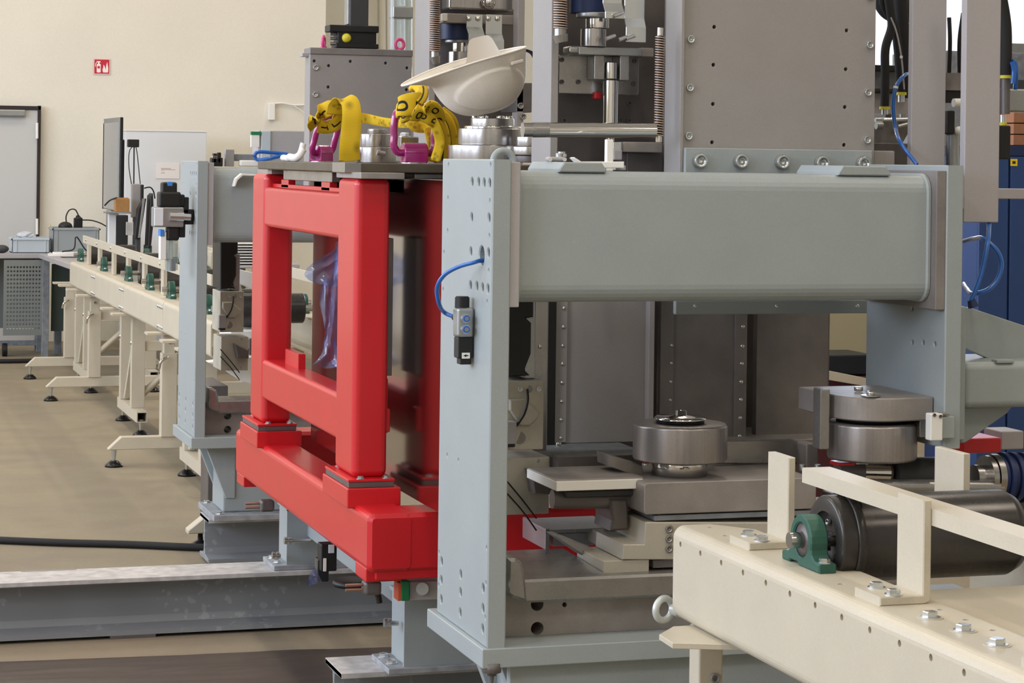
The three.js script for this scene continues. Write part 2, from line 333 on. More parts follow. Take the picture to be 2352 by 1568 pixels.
const BEAM_Y1 = onZ(1700, 398, ZF - 0.035).y, RIGHT_NOTCH = onZ(2190, 1030, ZF).y;
function portal(label, z, front) {
  const g = thing('portal_frame', label, 'machine frame', V((XP + XR) / 2, 0.22, z - PW / 2));
  const hs = okHoles.map(([dz, y, r]) => [z + dz, y, r]);
  part(g, 'post_plate', ext([[z - PW, BASE_Y], [z, BASE_Y], [z, TOP_Y], [z - PW, TOP_Y]], 'x', XP, XP + PT, hs, 0.003), M.grey, 'drilled grey steel post plate');
  part(g, 'post_plate', ext([[z - PW, BASE_Y], [z - 0.25, BASE_Y], [z - 0.25, RIGHT_NOTCH], [z, RIGHT_NOTCH], [z, TOP_Y], [z - PW, TOP_Y]], 'x', XR, XR + PT, [[2095, 786], [2120, 787], [2147, 790], [2095, 708]].map(([px, py]) => { const p = onX(px, py, XR); return [z + p.z - ZF, p.y, 0.006]; }), 0.003), M.grey);
  // flanges with the cross beam between them
  const fy0 = onZ(1187, 706, ZF).y, fy1 = onZ(1187, 372, ZF).y;
  part(g, 'flange_plate', box([XP + PT, XP + PT + 0.024, fy0, fy1, z - PW + 0.02, z - 0.006], 0.002), M.taupePale);
  part(g, 'flange_plate', box([XR - 0.026, XR, onZ(2160, 712, ZF).y, onZ(2160, 392, ZF).y, z - PW + 0.02, z - 0.004], 0.002), M.taupeDeep);
  const b = bz(1205, 396, 2146, 694, z === ZF ? ZF - 0.035 : ZF - 0.035, 0.36), yb0 = onZ(1700, 693, ZF - 0.035).y, yb1 = onZ(1700, 398, ZF - 0.035).y;
  part(g, 'cross_beam', ext(rr(z - 0.395, z - 0.035, yb0, yb1, 0.042, 6), 'x', XP + PT + 0.024, XR - 0.026, [], 0), M.grey, 'rounded rectangular hollow section painted grey');
  for (const x of [XP + PT + 0.028, XR - 0.034]) part(g, 'weld_bead', ext(rr(z - 0.4, z - 0.03, yb0 - 0.005, yb1 + 0.005, 0.046, 6), 'x', x - 0.004, x + 0.01, [], 0.004), M.grey);
  // welded pads on the beam top
  if (front) for (const [x0, x1] of [[onZ(1282, 385, z === ZF ? ZF - 0.06 : ZF - 0.06).x, onZ(1390, 385, ZF - 0.06).x], [onZ(1922, 398, ZF - 0.06).x, onZ(2042, 398, ZF - 0.06).x]])
    part(g, 'beam_pad', ext([[x0, yb1 - 0.002], [x1, yb1 - 0.002], [x1, yb1 + 0.005], [x1 - 0.012, yb1 + 0.022], [x0 + 0.012, yb1 + 0.022], [x0, yb1 + 0.005]], 'z', z - 0.3, z - 0.05, [], 0.003), M.grey);
  // base plate and the machined block with oil tray between the posts
  part(g, 'base_plate', box([XP - 0.012, XR + PT + 0.25, BASE_Y - 0.046, BASE_Y, z - PW - 0.05, z + 0.006], 0.003), M.grey);
  const by0 = BASE_Y, by1 = onZ(1350, 1378, ZF - 0.1).y, bTop = onZ(1400, 1319, ZF - 0.145).y;
  const bh = [[1237, 1389, 0.0155], [1237, 1445, 0.0155], [1300, 1390, 0.0055]].map(([a, q, r]) => { const p = onZ(a, q, ZF - 0.1); return [p.x, Math.min(p.y, by1 + 0.004), r]; });
  part(g, 'machined_block', ext([[XP + PT, by0], [XR, by0], [XR, bTop], [XP + PT, bTop]], 'z', z - 0.36, z - 0.11, bh, 0.001), M.steelRaw, 'bare machined steel block with drilled holes');
  const ty1 = onZ(1400, 1323, ZF - 0.06).y, ty0 = onZ(1400, 1376, ZF - 0.06).y, tx0 = onZ(1166, 1330, ZF - 0.05).x, lip = onZ(1187, 1280, ZF - 0.06).y;
  part(g, 'oil_tray', merge([
    ext([[tx0 + 0.05, ty0], [XR - 0.02, ty0], [XR - 0.02, ty1], [tx0 + 0.045, ty1], [tx0, ty1 - 0.005], [tx0, ty1 - 0.02]], 'z', z - 0.108, z - 0.06, [], 0.006)]), M.steel, 'folded stainless drip tray');
  part(g, 'tray_spout', ext([[tx0 - 0.002, ty1 - 0.03], [tx0 + 0.012, ty1 - 0.04], [tx0 + 0.05, ty0 + 0.004], [tx0 + 0.044, ty1 + 0.012], [tx0 + 0.036, lip - 0.01], [tx0 + 0.02, lip], [tx0, lip]], 'z', z - 0.108, z - 0.05, [], 0.008), M.steel);
  // stand below
  const sx = front ? 1.64 : 1.65;
  part(g, 'stand_column', merge([box([sx, sx + 0.5, 0.24, BASE_Y - 0.05, z - 0.36, z - 0.1], 0.01)]), M.grey);
  part(g, 'stand_gusset', ext([[sx - 0.075, BASE_Y - 0.047], [sx + 0.05, BASE_Y - 0.047], [sx + 0.05, 0.3], [sx + 0.012, 0.3]], 'z', z - 0.12, z - 0.09, [], 0.002), M.grey);
  part(g, 'stand_gusset', ext([[sx - 0.075, BASE_Y - 0.047], [sx + 0.05, BASE_Y - 0.047], [sx + 0.05, 0.3], [sx + 0.012, 0.3]], 'z', z - 0.37, z - 0.34, [], 0.002), M.grey);
  part(g, 'stand_foot', box([sx - 0.05, sx + 0.55, 0.215, 0.24, z - 0.42, z - 0.02], 0.003), M.galv);
  for (const [dx, dz] of [[-0.02, -0.06], [-0.02, -0.38]]) put(g, 'foot_bolt', hexGeo(0.013), M.zinc, V(sx + dx, 0.24, z + dz));
  return g;
}
const frontPortal = portal('grey portal frame with drilled post carrying the blue air hose', ZF, true);
const rearPortal = portal('grey portal frame whose post carries the black air regulator', ZB, false);
const REAR_DY = -0.02; rearPortal.position.y += REAR_DY;
{ // lower front plate of the front stand, cone-like light foot and pin under the base plate corner
  const g = frontPortal;
  part(g, 'front_skirt', box([onZ(1172, 1540, ZF - 0.03).x, XR + 0.2, 0.25, BASE_Y - 0.05, ZF - 0.06, ZF - 0.03], 0.002), M.grey);
  part(g, 'levelling_pin', lathe([[0, -0.075], [0.006, -0.03], [0.011, -0.03], [0.011, -0.022], [0.022, -0.022], [0.022, 0], [0, 0]].slice().reverse().map(q => q), onZ(1130, 1521, ZF - 0.01), 16), M.darkSteel);
}
{ // lifting eye on the front post
  const c = onZ(1156, 366, ZF - 0.2), t = new THREE.TorusGeometry(0.025, 0.0085, 12, 32); t.translate(c.x, TOP_Y - 0.004, c.z);
  part(frontPortal, 'lifting_eye', t, M.grey);
}
// I-beams on the floor
function ibeam(label, x0, x1, z, h = 0.213, w = 0.22, shims = true) {
  const t = 0.016, g = thing('steel_beam', label, 'steel beam', V((x0 + x1) / 2, 0, z));
  const o = [[z - w / 2, 0.012], [z + w / 2, 0.012], [z + w / 2, 0.012 + t], [z + 0.016, 0.012 + t + 0.008], [z + 0.006, 0.06], [z + 0.006, h - 0.045], [z + 0.012, h - t - 0.004], [z + w / 2, h - t], [z + w / 2, h], [z - w / 2, h], [z - w / 2, h - t], [z - 0.012, h - t - 0.004], [z - 0.006, h - 0.045], [z - 0.006, 0.06], [z - 0.016, 0.012 + t + 0.008], [z - w / 2, 0.012 + t]];
  part(g, 'beam_section', ext(o, 'x', x0, x1, [], 0.002), M.beamGrey); part(g, 'flange_face', box([x0, x1, h - t + 0.001, h + 0.0001, z - w / 2 - 0.001, z + w / 2 + 0.001], 0.001), M.galvLitTop, 'galvanised top flange with light from above put into its paler colour');  // pale overlay paints the light falling on the top flange
  if (shims) for (const x of [x0 + 0.6, (x0 + x1) / 2, x1 - 0.5]) part(g, 'shim', box([x - 0.08, x + 0.08, 0, 0.012, z - w / 2, z + w / 2], 0), M.darkSteel);
  return g;
}
{
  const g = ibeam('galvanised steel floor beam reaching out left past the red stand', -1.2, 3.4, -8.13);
  const a = onY(48, 1312, 0.213), b = onY(178, 1309, 0.213);
  part(g, 'slot', ext(rr(a.x, b.x, a.z - 0.012, a.z + 0.012, 0.011, 4), 'y', 0.2085, 0.2137, [], 0), M.hole);
}
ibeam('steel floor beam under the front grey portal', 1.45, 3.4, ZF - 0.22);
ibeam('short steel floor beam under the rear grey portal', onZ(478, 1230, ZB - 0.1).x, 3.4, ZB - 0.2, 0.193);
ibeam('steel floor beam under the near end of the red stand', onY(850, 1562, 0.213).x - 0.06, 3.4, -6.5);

// ================= red quick-change stand =================
const RX = 1.505, RZ0 = onX(850, 1250, RX).z, RZ1 = onX(545, 1000, RX).z;
{
  const g = thing('red_roll_stand', 'glossy red welded roll stand with open window frame', 'roll stand', V(RX + 0.4, 0.53, (RZ0 + RZ1) / 2));
  const zN = onX(814, 700, RX).z, zN2 = onX(772, 700, RX).z, zF2 = onX(604, 700, RX).z, zF = onX(576, 700, RX).z;   // near post and far post edges
  const tw = 0.105;                            // post depth in x
  const yb = onX(830, 1112, RX).y, yt = onX(812, 408, RX).y;
  const baseT = onX(845, 1178, RX).y, baseB = onX(850, 1318, RX).y;
  const rtop = onX(700, 436, RX).y, rbot = onX(700, 536, RX).y;        // upper rail
  const mtop = onX(690, 866, RX).y, mbot = onX(690, 965, RX).y;        // middle rail
  const fy = onX(600, 990, RX).y;
  part(g, 'post', box([RX, RX + tw, yb, yt, zN2, zN], 0.022), M.red);
  part(g, 'post', box([RX, RX + tw, yb, yt, zF, zF2], 0.022), M.red);
  part(g, 'upper_rail', box([RX + 0.003, RX + tw - 0.02, rbot, rtop, zF2 - 0.03, zN2 + 0.03], 0.014), M.red);
  part(g, 'middle_rail', box([RX + 0.003, RX + tw - 0.01, mbot, mtop, zF2 - 0.03, zN2 + 0.03], 0.014), M.red);
  // comb on the upper rail
  const c0 = onX(655, 418, RX + 0.05).z, c1 = onX(752, 420, RX + 0.05).z, c2 = onX(668, 428, RX + 0.05).z;
  part(g, 'rail_comb', box([RX + 0.03, RX + 0.05, rtop - 0.01, rtop + 0.012, zF2, zN2], 0.002), M.red);
  for (const px of [[646, 662], [738, 757]]) { const a = onX(px[0], 422, RX + 0.03).z, b = onX(px[1], 422, RX + 0.03).z; part(g, 'comb_tab', box([RX + 0.03, RX + 0.055, rtop, rtop + 0.028, a, b], 0.002), M.red); }
  // stop tabs
  { const a = onX(662, 805, RX + 0.06).z, b = onX(692, 810, RX + 0.06).z; part(g, 'stop_tab', box([RX + 0.05, RX + 0.075, mtop - 0.01, mtop + 0.05, a, b], 0.002), M.red); }
  { const z = zN - 0.03; const x = RX + tw; const y0 = onZ(886, 1000, z).y, y1 = onZ(886, 868, z).y, ym = onZ(886, 940, z).y;
    part(g, 'stop_tab', ext([[x - 0.01, y0 + 0.0], [x + 0.014, y0 + 0.012], [x + 0.014, ym], [x + 0.006, ym + 0.004], [x + 0.006, y1 - 0.002], [x - 0.01, y1]], 'z', z - 0.06, z, [], 0.002), M.red); }
  // foot plates with shims and bolts, both posts
  for (const [za, zb] of [[zN2, zN], [zF, zF2]]) {
    const m = (za + zb) / 2, hw = (zb - za) / 2;
    part(g, 'foot_plate', box([RX - 0.02, RX + tw + 0.014, yb - 0.006, yb + 0.002, m - hw - 0.035, m + hw + 0.035], 0.002), M.red);
    part(g, 'shim_plate', box([RX - 0.018, RX + tw + 0.012, yb - 0.022, yb - 0.006, m - hw - 0.033, m + hw + 0.033], 0.002), M.darkSteel, 'bare steel shim');
    part(g, 'foot_pad', box([RX - 0.024, RX + tw + 0.03, baseT - 0.01, yb - 0.022, m - hw - 0.05, m + hw + 0.045], 0.004), M.red);
    for (const [dx, dz] of [[0.02, hw + 0.02], [tw - 0.008, hw + 0.02], [0.02, -hw - 0.02], [tw - 0.008, -hw - 0.02]]) put(g, 'bolt', hexGeo(0.009), M.zincMatte, V(RX + dx, yb + 0.002, m + dz));
  }
  // base frame: two side beams and two cross beams
  const rx2 = 2.62;
  const sb = rr(RX - 0.006, RX + 0.13, baseB, baseT, 0.02, 4);
  part(g, 'base_beam', ext(sb, 'z', RZ1, RZ0, [], 0.012), M.red);
  part(g, 'base_beam', ext(sb.map(([x, y]) => [x + rx2 - RX - 0.1, y]), 'z', RZ1, RZ0, [], 0.012), M.red);
  const front = ext(rr(RX + 0.1, rx2, baseB, baseT, 0.018, 4), 'z', RZ0 - 0.16, RZ0 - 0.002, [], 0.012);
  part(g, 'cross_member', front, M.red); part(g, 'cross_member', ext(rr(RX + 0.1, rx2, baseB, baseT, 0.018, 4), 'z', RZ1, RZ1 + 0.16, [], 0.012), M.red);
  part(g, 'base_skid', box([RX + 0.02, rx2, baseB - 0.022, baseB + 0.004, RZ0 - 0.15, RZ0 - 0.012], 0.004), M.red);
  for (const [p0, p1] of [[570, 592], [812, 848]]) { const a = onX(p0, 1150, RX).z, b = onX(p1, 1310, RX).z; }
  part(g, 'skid_block', box([RX - 0.004, RX + 0.1, baseB - 0.03, baseB + 0.01, RZ0 - 0.16, RZ0 - 0.03], 0.004), M.red);
  part(g, 'skid_block', box([RX - 0.004, RX + 0.1, baseB - 0.03, baseB + 0.01, RZ1 + 0.02, RZ1 + 0.16], 0.004), M.red);
  // polished housing plate behind the window
  part(g, 'housing_plate', box([RX + tw + 0.055, RX + tw + 0.075, baseT + 0.02, yt + 0.0, zF + 0.3, onX(1045, 700, RX + tw + 0.055).z], 0.002), M.mirror, 'polished steel housing plate mirroring the frame');
  part(g, 'door_edge', box([RX + tw - 0.004, RX + tw + 0.02, onZ(890, 866, zN).y, onZ(890, 548, zN).y, zN - 0.2, zN - 0.04], 0.002), M.darkSteel);
  // right-hand half of the stand, hidden behind the portal post
  for (const [za, zb] of [[zN2, zN], [zF, zF2]]) part(g, 'post', box([2.42, 2.42 + tw, baseT - 0.01, yt, za, zb], 0.022), M.red);
  // top plate
  const tp = yt + 0.004, tq = onX(800, 374, RX - 0.015).y, zt = onX(795, 390, RX - 0.015).z, ztF = onX(592, 390, RX - 0.015).z;
  const tpB = onX(800, 396, RX - 0.015).y;
  part(g, 'top_plate', ext([[RX - 0.015, ztF], [RX - 0.015, zt], [1.86, zt], [1.86, zt + 0.47], [2.3, zt + 0.47], [2.56, zt], [2.56, ztF]], 'y', tpB, tq, [], 0.003), M.bronze, 'brownish bare steel top plate');
  part(g, 'corner_block', box([RX - 0.021, RX + 0.03, tpB - 0.001, tq + 0.001, zt - 0.16, zt + 0.004], 0.002), M.steel);
  part(g, 'support_plate', box([RX + 0.0, RX + 0.13, yt - 0.002, tpB + 0.001, zN2 - 0.02, zN + 0.06], 0.002), M.steelRaw);
  part(g, 'support_plate', box([RX + 0.02, RX + 0.13, yt - 0.002, tpB + 0.001, zF - 0.02, zF2 + 0.02], 0.002), M.steelRaw);
  part(g, 'bearing_chock', merge([box([RX + 0.16, 2.4, onZ(950, 446, zN - 0.06).y, onZ(950, 411, zN - 0.06).y, zF2, zN - 0.06], 0.004), box([RX + 0.2, 2.4, onZ(950, 411, zN - 0.06).y - 0.001, tpB, zF2, zN - 0.1], 0.004)]), M.steel);
  part(g, 'comb_bar', box([RX + 0.03, RX + 0.06, onX(720, 416, RX + 0.05).y, tpB, onX(664, 404, RX + 0.05).z, onX(776, 404, RX + 0.05).z], 0.003), M.steel);
}

// ================= cream roller conveyors =================
const TOP = 0.91;
function channel(x0, x1, y0, y1, z0, z1, holes = [], open = 1) {   // folded side channel, web on the -X side when open > 0
  const t = 0.006, r = 0.02, w = Math.abs(x1 - x0), o = [];
  const arc = (cx, cy, rad, a, b) => { for (let i = 0; i <= 5; i++) { const q = (a + (b - a) * i / 5) * Math.PI / 180; o.push([cx + rad * Math.cos(q), cy + rad * Math.sin(q)]); } };
  o.push([w, y1]); arc(r, y1 - r, r, 90, 180); arc(r, y0 + r, r, 180, 270); o.push([w, y0]); o.push([w, y0 + t]);
  arc(r, y0 + r, r - t, 270, 180); arc(r, y1 - r, r - t, 180, 90); o.push([w, y1 - t]);
  const pts = o.map(([x, y]) => [open > 0 ? x0 + x : x1 - x, y]);
  return ext(open > 0 ? pts : pts.reverse(), 'z', z0, z1, [], 0);
}
const pbG = {};
function pillowGeo(s) {
  if (pbG[s]) return pbG[s];
  const o = [], R = 0.05 * s, h = 0.052 * s;
  o.push([-0.088 * s, 0], [-0.055 * s, 0], [-0.048 * s, 0.006 * s], [-0.012 * s, 0.006 * s], [-0.008 * s, 0], [0.055 * s, 0], [0.088 * s, 0], [0.088 * s, 0.018 * s], [0.062 * s, 0.021 * s], [0.05 * s, 0.03 * s]);
  for (let i = 0; i <= 14; i++) { const a = (-15 + 210 * i / 14) * Math.PI / 180; o.push([R * Math.cos(a), h + R * Math.sin(a)]); }
  o.push([-0.05 * s, 0.03 * s], [-0.062 * s, 0.021 * s], [-0.088 * s, 0.018 * s]);
  const seen = o.filter((p, i) => i === 0 || Math.hypot(p[0] - o[i - 1][0], p[1] - o[i - 1][1]) > 1e-4);
  return pbG[s] = uvm(ext(seen, 'x', -0.019 * s, 0.019 * s, [[0, h, 0.034 * s]], 0.003));
}
function pillow(g, x, z, s = 1) {
  const m = put(g, 'pillow_block', pillowGeo(s), M.green, V(x, TOP, z));
  const h = 0.052 * s;
  const ring = shared['ring' + s] ??= uvm(lathe([[0.016 * s, -0.016 * s], [0.0345 * s, -0.014 * s], [0.0345 * s, 0.014 * s], [0.016 * s, 0.016 * s]], V(0, 0, 0), 24, V(1, 0, 0)));
  const r = new THREE.Mesh(ring, M.darkSteel); r.name = 'bearing_insert'; r.position.set(0, h, 0); m.add(r);
  for (const d of [-1, 1]) { const b = new THREE.Mesh(hexGeo(0.011 * s), M.zinc); b.name = 'bolt'; b.position.set(0, 0.018 * s, d * 0.072 * s); m.add(b); }
  return m;
}
{ // ----- near conveyor -----
  const X0 = 1.805, Z0 = onX(1546, 1300, 1.805).z, Z1 = -1.6, YB = onX(1700, 1503, X0).y;
  const g = thing('roller_conveyor', 'cream roller conveyor with drilled side beam and green bearing block', 'conveyor', V(2.1, 0, -3.4));
  const holesZ = []; for (let i = -0; i < 24; i++) holesZ.push(-4.573 + i * 0.1149);
  // outer side beam: web with two rows of holes + folded flanges
  const hs = []; holesZ.forEach((z, i) => { if (z < Z1 - 0.02) { hs.push([z, 0.8755, 0.0062]); hs.push([z + 0.109, 0.7405, 0.0062]); } });
  const r = 0.026, wy0 = YB + r, wy1 = TOP - r, flW = 0.155;
  const arcs = (pts, cx, cy, rad, a, b) => { for (let i = 0; i <= 6; i++) { const q = (a + (b - a) * i / 6) * Math.PI / 180; pts.push([cx + rad * Math.cos(q), cy + rad * Math.sin(q)]); } };
  const bend = (cy, a, b) => { const o = []; arcs(o, X0 + r, cy, r, a, b); const i = []; arcs(i, X0 + r, cy, r - 0.007, a, b); return ext([...o, ...i.reverse()], 'z', Z0, Z1, [], 0); };
  const topHoles = [[onY(1632, 1211, TOP).x, onY(1632, 1211, TOP).z, 0.0065], [onY(1667, 1230, TOP).x, onY(1667, 1230, TOP).z, 0.0065], [onY(1932, 1341, TOP).x, onY(1932, 1341, TOP).z, 0.007]];
  for (const [px, py] of [[2160, 1400], [2219, 1423], [2281, 1447]]) { const p = onY(px, py, TOP); if (p.x < X0 + flW - 0.012) topHoles.push([p.x, p.z, 0.006]); }
  const web = ext([[Z0, wy0], [Z1, wy0], [Z1, wy1], [Z0, wy1]], 'x', X0, X0 + 0.007, hs.filter(h => h[1] > wy0 + 0.01 && h[0] > Z0 + 0.012 && h[0] < Z1 - 0.012), 0);
  const topF = ext([[X0 + r, Z0], [X0 + flW - 0.07, Z0], [X0 + flW, Z0 + 0.09], [X0 + flW, Z1], [X0 + r, Z1]], 'y', TOP - 0.007, TOP, topHoles, 0);
  part(g, 'side_beam', merge([web, topF, bend(wy1, 90, 180), bend(wy0, 180, 270), box([X0 + r, X0 + flW, YB, YB + 0.007, Z0, Z1], 0)]), M.cream);
  // inner stiffening web behind holes so that they read as dark
  // opposite side beam
  const XO = 2.36;
  part(g, 'side_beam', channel(XO, XO + 0.12, YB, TOP, Z0 + 0.1, Z1, [], -1), M.cream);
  // sheet between the beams
  const sl = []; for (const [px, py] of [[2160, 1400], [2219, 1423], [2281, 1447], [2340, 1474]]) { const p = onY(px, py, 0.87); sl.push([p.x, p.z, 0.007]); }
  part(g, 'floor_sheet', ext([[X0 + flW - 0.005, -4.0], [XO + 0.1, -4.0], [XO + 0.1, Z1], [X0 + flW - 0.005, Z1]], 'y', 0.866, 0.87, sl.filter(s => s[0] > X0 + flW + 0.01), 0), M.cream);
  // rollers
  for (const z of [-4.09, -2.5]) {
    const c = TOP + 0.052, x0 = onZ(1893, 1235, -4.09).x, x1 = onZ(2326, 1240, -4.09).x;
    const R = 0.086;
    const m = part(g, 'roller', lathe([[0.055, 0], [R - 0.006, 0], [R, 0.006], [R, x1 - x0 - 0.03], [R - 0.01, x1 - x0 - 0.008], [R - 0.03, x1 - x0], [0, x1 - x0]], V(x0, c, z), 56, V(1, 0, 0)), M.roller, 'dark steel roller');
    part(m, 'roller_collar', lathe([[R + 0.002, 0.034], [R + 0.006, 0.036], [R + 0.006, 0.05], [R + 0.002, 0.052]], V(x0, c, z), 56, V(1, 0, 0)), M.roller);
    part(m, 'end_disc', lathe([[0, 0.022], [0.055, 0.022], [0.056, 0.0]], V(x0, c, z), 40, V(1, 0, 0)), M.darkSteel);
    for (let k = 0; k < 4; k++) { const a = k * Math.PI / 2 + 0.6; put(m, 'bolt', socketGeo(0.007), M.zinc, V(x0 + 0.02, c + 0.036 * Math.sin(a), z + 0.036 * Math.cos(a)), 'nx'); }
    part(m, 'shaft', cyl(V(onZ(1812, 1245, -4.09).x, c, z), V(x1 + 0.08, c, z), 0.0155, 0.0155, 24), M.turned);
    pillow(g, onZ(1858, 1270, -4.09).x, z, 1);
    pillow(g, XO + 0.07, z, 1);
  }
  // guard brackets
  function bracket(x, zc, h, side) {
    const w = 0.105, t = 0.016;
    const m = part(g, 'guide_bracket', ext([[x - 0.085 * side, TOP], [x + 0.004, TOP], [x + 0.014, TOP + 0.004], [x + t, TOP + 0.018], [x + t, TOP + h], [x, TOP + h], [x, TOP + 0.016], [x - 0.085 * side, TOP + 0.016]], 'z', zc - w / 2, zc + w / 2, [], 0.002), M.cream);
    for (const dz of [-0.033, 0.036]) put(m, 'bolt', hexGeo(0.0125), M.zinc, V(x - 0.05, TOP + 0.016, zc + dz));
    return m;
  }
  { const p1 = onY(1787, 1258, TOP), p2 = onY(2085, 1378, TOP); const bxX = 1.925;
    const q1 = onX(1812, 1150, bxX), q2 = onX(2118, 1260, bxX), hTop = onX(1785, 1043, bxX).y - TOP;
    bracket(bxX, onX(1786, 1150, bxX).z, hTop, 1); bracket(bxX, onX(2090, 1260, bxX).z, hTop, 1); bracket(bxX, onX(2090, 1260, bxX).z + 0.6, hTop, 1);
    // long angle rail on the inner side
    const ry = TOP + hTop - 0.04;
    const rx = bxX + 0.016, za = onX(1856, 1095, rx).z;
    part(g, 'guide_rail', ext([[rx, ry - 0.006], [rx + 0.006, ry - 0.006], [rx + 0.006, ry + 0.018], [rx + 0.062, ry + 0.018], [rx + 0.062, ry + 0.024], [rx, ry + 0.024]], 'z', za - 0.03, Z1, [], 0.001), M.cream);
  }
  { // bracket on the opposite beam
    const zc = -4.33, x = onZ(2140, 1080, zc).x; const e = bz(2139, 1024, 2222, 1140, zc, 0.016);
    const xo = onZ(2145, 1080, -4.35).x;
    const z0 = onX(2146, 1080, xo).z, z1 = onX(2213, 1080, xo).z;
    const y0 = onX(2180, 1140, xo).y, y1 = onX(2180, 1033, xo).y;
    const m = part(g, 'guide_bracket', box([xo, xo + 0.016, TOP, y1, z0, z1], 0.002), M.cream);
  }
  // bolts on the top flange
  for (const [px, py] of [[2136, 1418], [2213, 1448], [2291, 1481]]) { const p = onY(px, py, TOP); put(g, 'bolt', hexGeo(0.0135), M.zinc, p, 'y', 0.3); part(g, 'bolt_plate', cyl(V(p.x, TOP, p.z), V(p.x, TOP + 0.001, p.z), 0.024, 0.024, 20), M.cream); }
  // eye bolt on the end
  { const c = onX(1530, 1398, 1.83), t = new THREE.TorusGeometry(0.0265, 0.0078, 14, 40); t.translate(c.x - 0.03, c.y, c.z);
    const zc = Z0 - 0.001, e = onZ(1525, 1399, zc - 0.03);
    const tt = new THREE.TorusGeometry(0.024, 0.0078, 14, 40); tt.rotateY(0.35); tt.translate(e.x, e.y, e.z);
    const ez = mk('eyeZinc', 0xcdd2ce, 0.4, 0.3), m = part(g, 'eye_bolt', tt, ez);
    part(m, 'eye_collar', cyl(onZ(1546, 1399, zc - 0.025), onZ(1562, 1401, zc - 0.005), 0.013, 0.016), ez);
  }
  // gusset plate and leg
  { const y = YB, a = onY(1514, 1455, y), b = onY(1530, 1440, y), c = onY(1600, 1436, y), d = onY(1700, 1490, y), e = onY(1545, 1475, y);
    part(g, 'gusset_plate', ext([[a.x, a.z], [e.x, e.z], [e.x + 0.16, e.z + 0.06], [c.x + 0.2, b.z - 0.02], [b.x + 0.02, b.z - 0.01]], 'y', y - 0.013, y - 0.001, [], 0.001), M.cream);
    const zl = Z0 + 0.06, x0 = onZ(1605, 1520, zl).x, x1 = onZ(1662, 1520, zl).x;
    const hy = onZ(1642, 1556, zl).y;
    for (const zz of [zl, zl + 1.9]) {
      const leg = part(g, 'leg', box([x0, x1, 0.12, y - 0.012, zz - 0.06, zz], 0.006), M.cream);
      put(leg, 'pin_hole', socketGeo(0.011), M.hole, V((x0 + x1) / 2 + 0.008, hy, zz + 0.0005), 'z');
      const leg2 = part(g, 'leg', box([XO + 0.04, XO + 0.1, 0.12, y - 0.012, zz - 0.06, zz], 0.006), M.cream);
      part(g, 'base_tube', box([1.62, 2.72, 0.06, 0.12, zz - 0.06, zz], 0.004), M.cream);
      for (const x of [1.66, 2.68]) part(g, 'levelling_foot', merge([cyl(V(x, 0.02, zz - 0.03), V(x, 0.07, zz - 0.03), 0.008), lathe([[0, 0], [0.04, 0], [0.036, 0.012], [0.014, 0.026], [0, 0.026]], V(x, 0, zz - 0.03), 20)]), M.blackGloss);
    }
    put(g, 'bolt', hexGeo(0.008), M.zinc, V(x1 + 0.01, y - 0.03, zl - 0.02));
  }
}
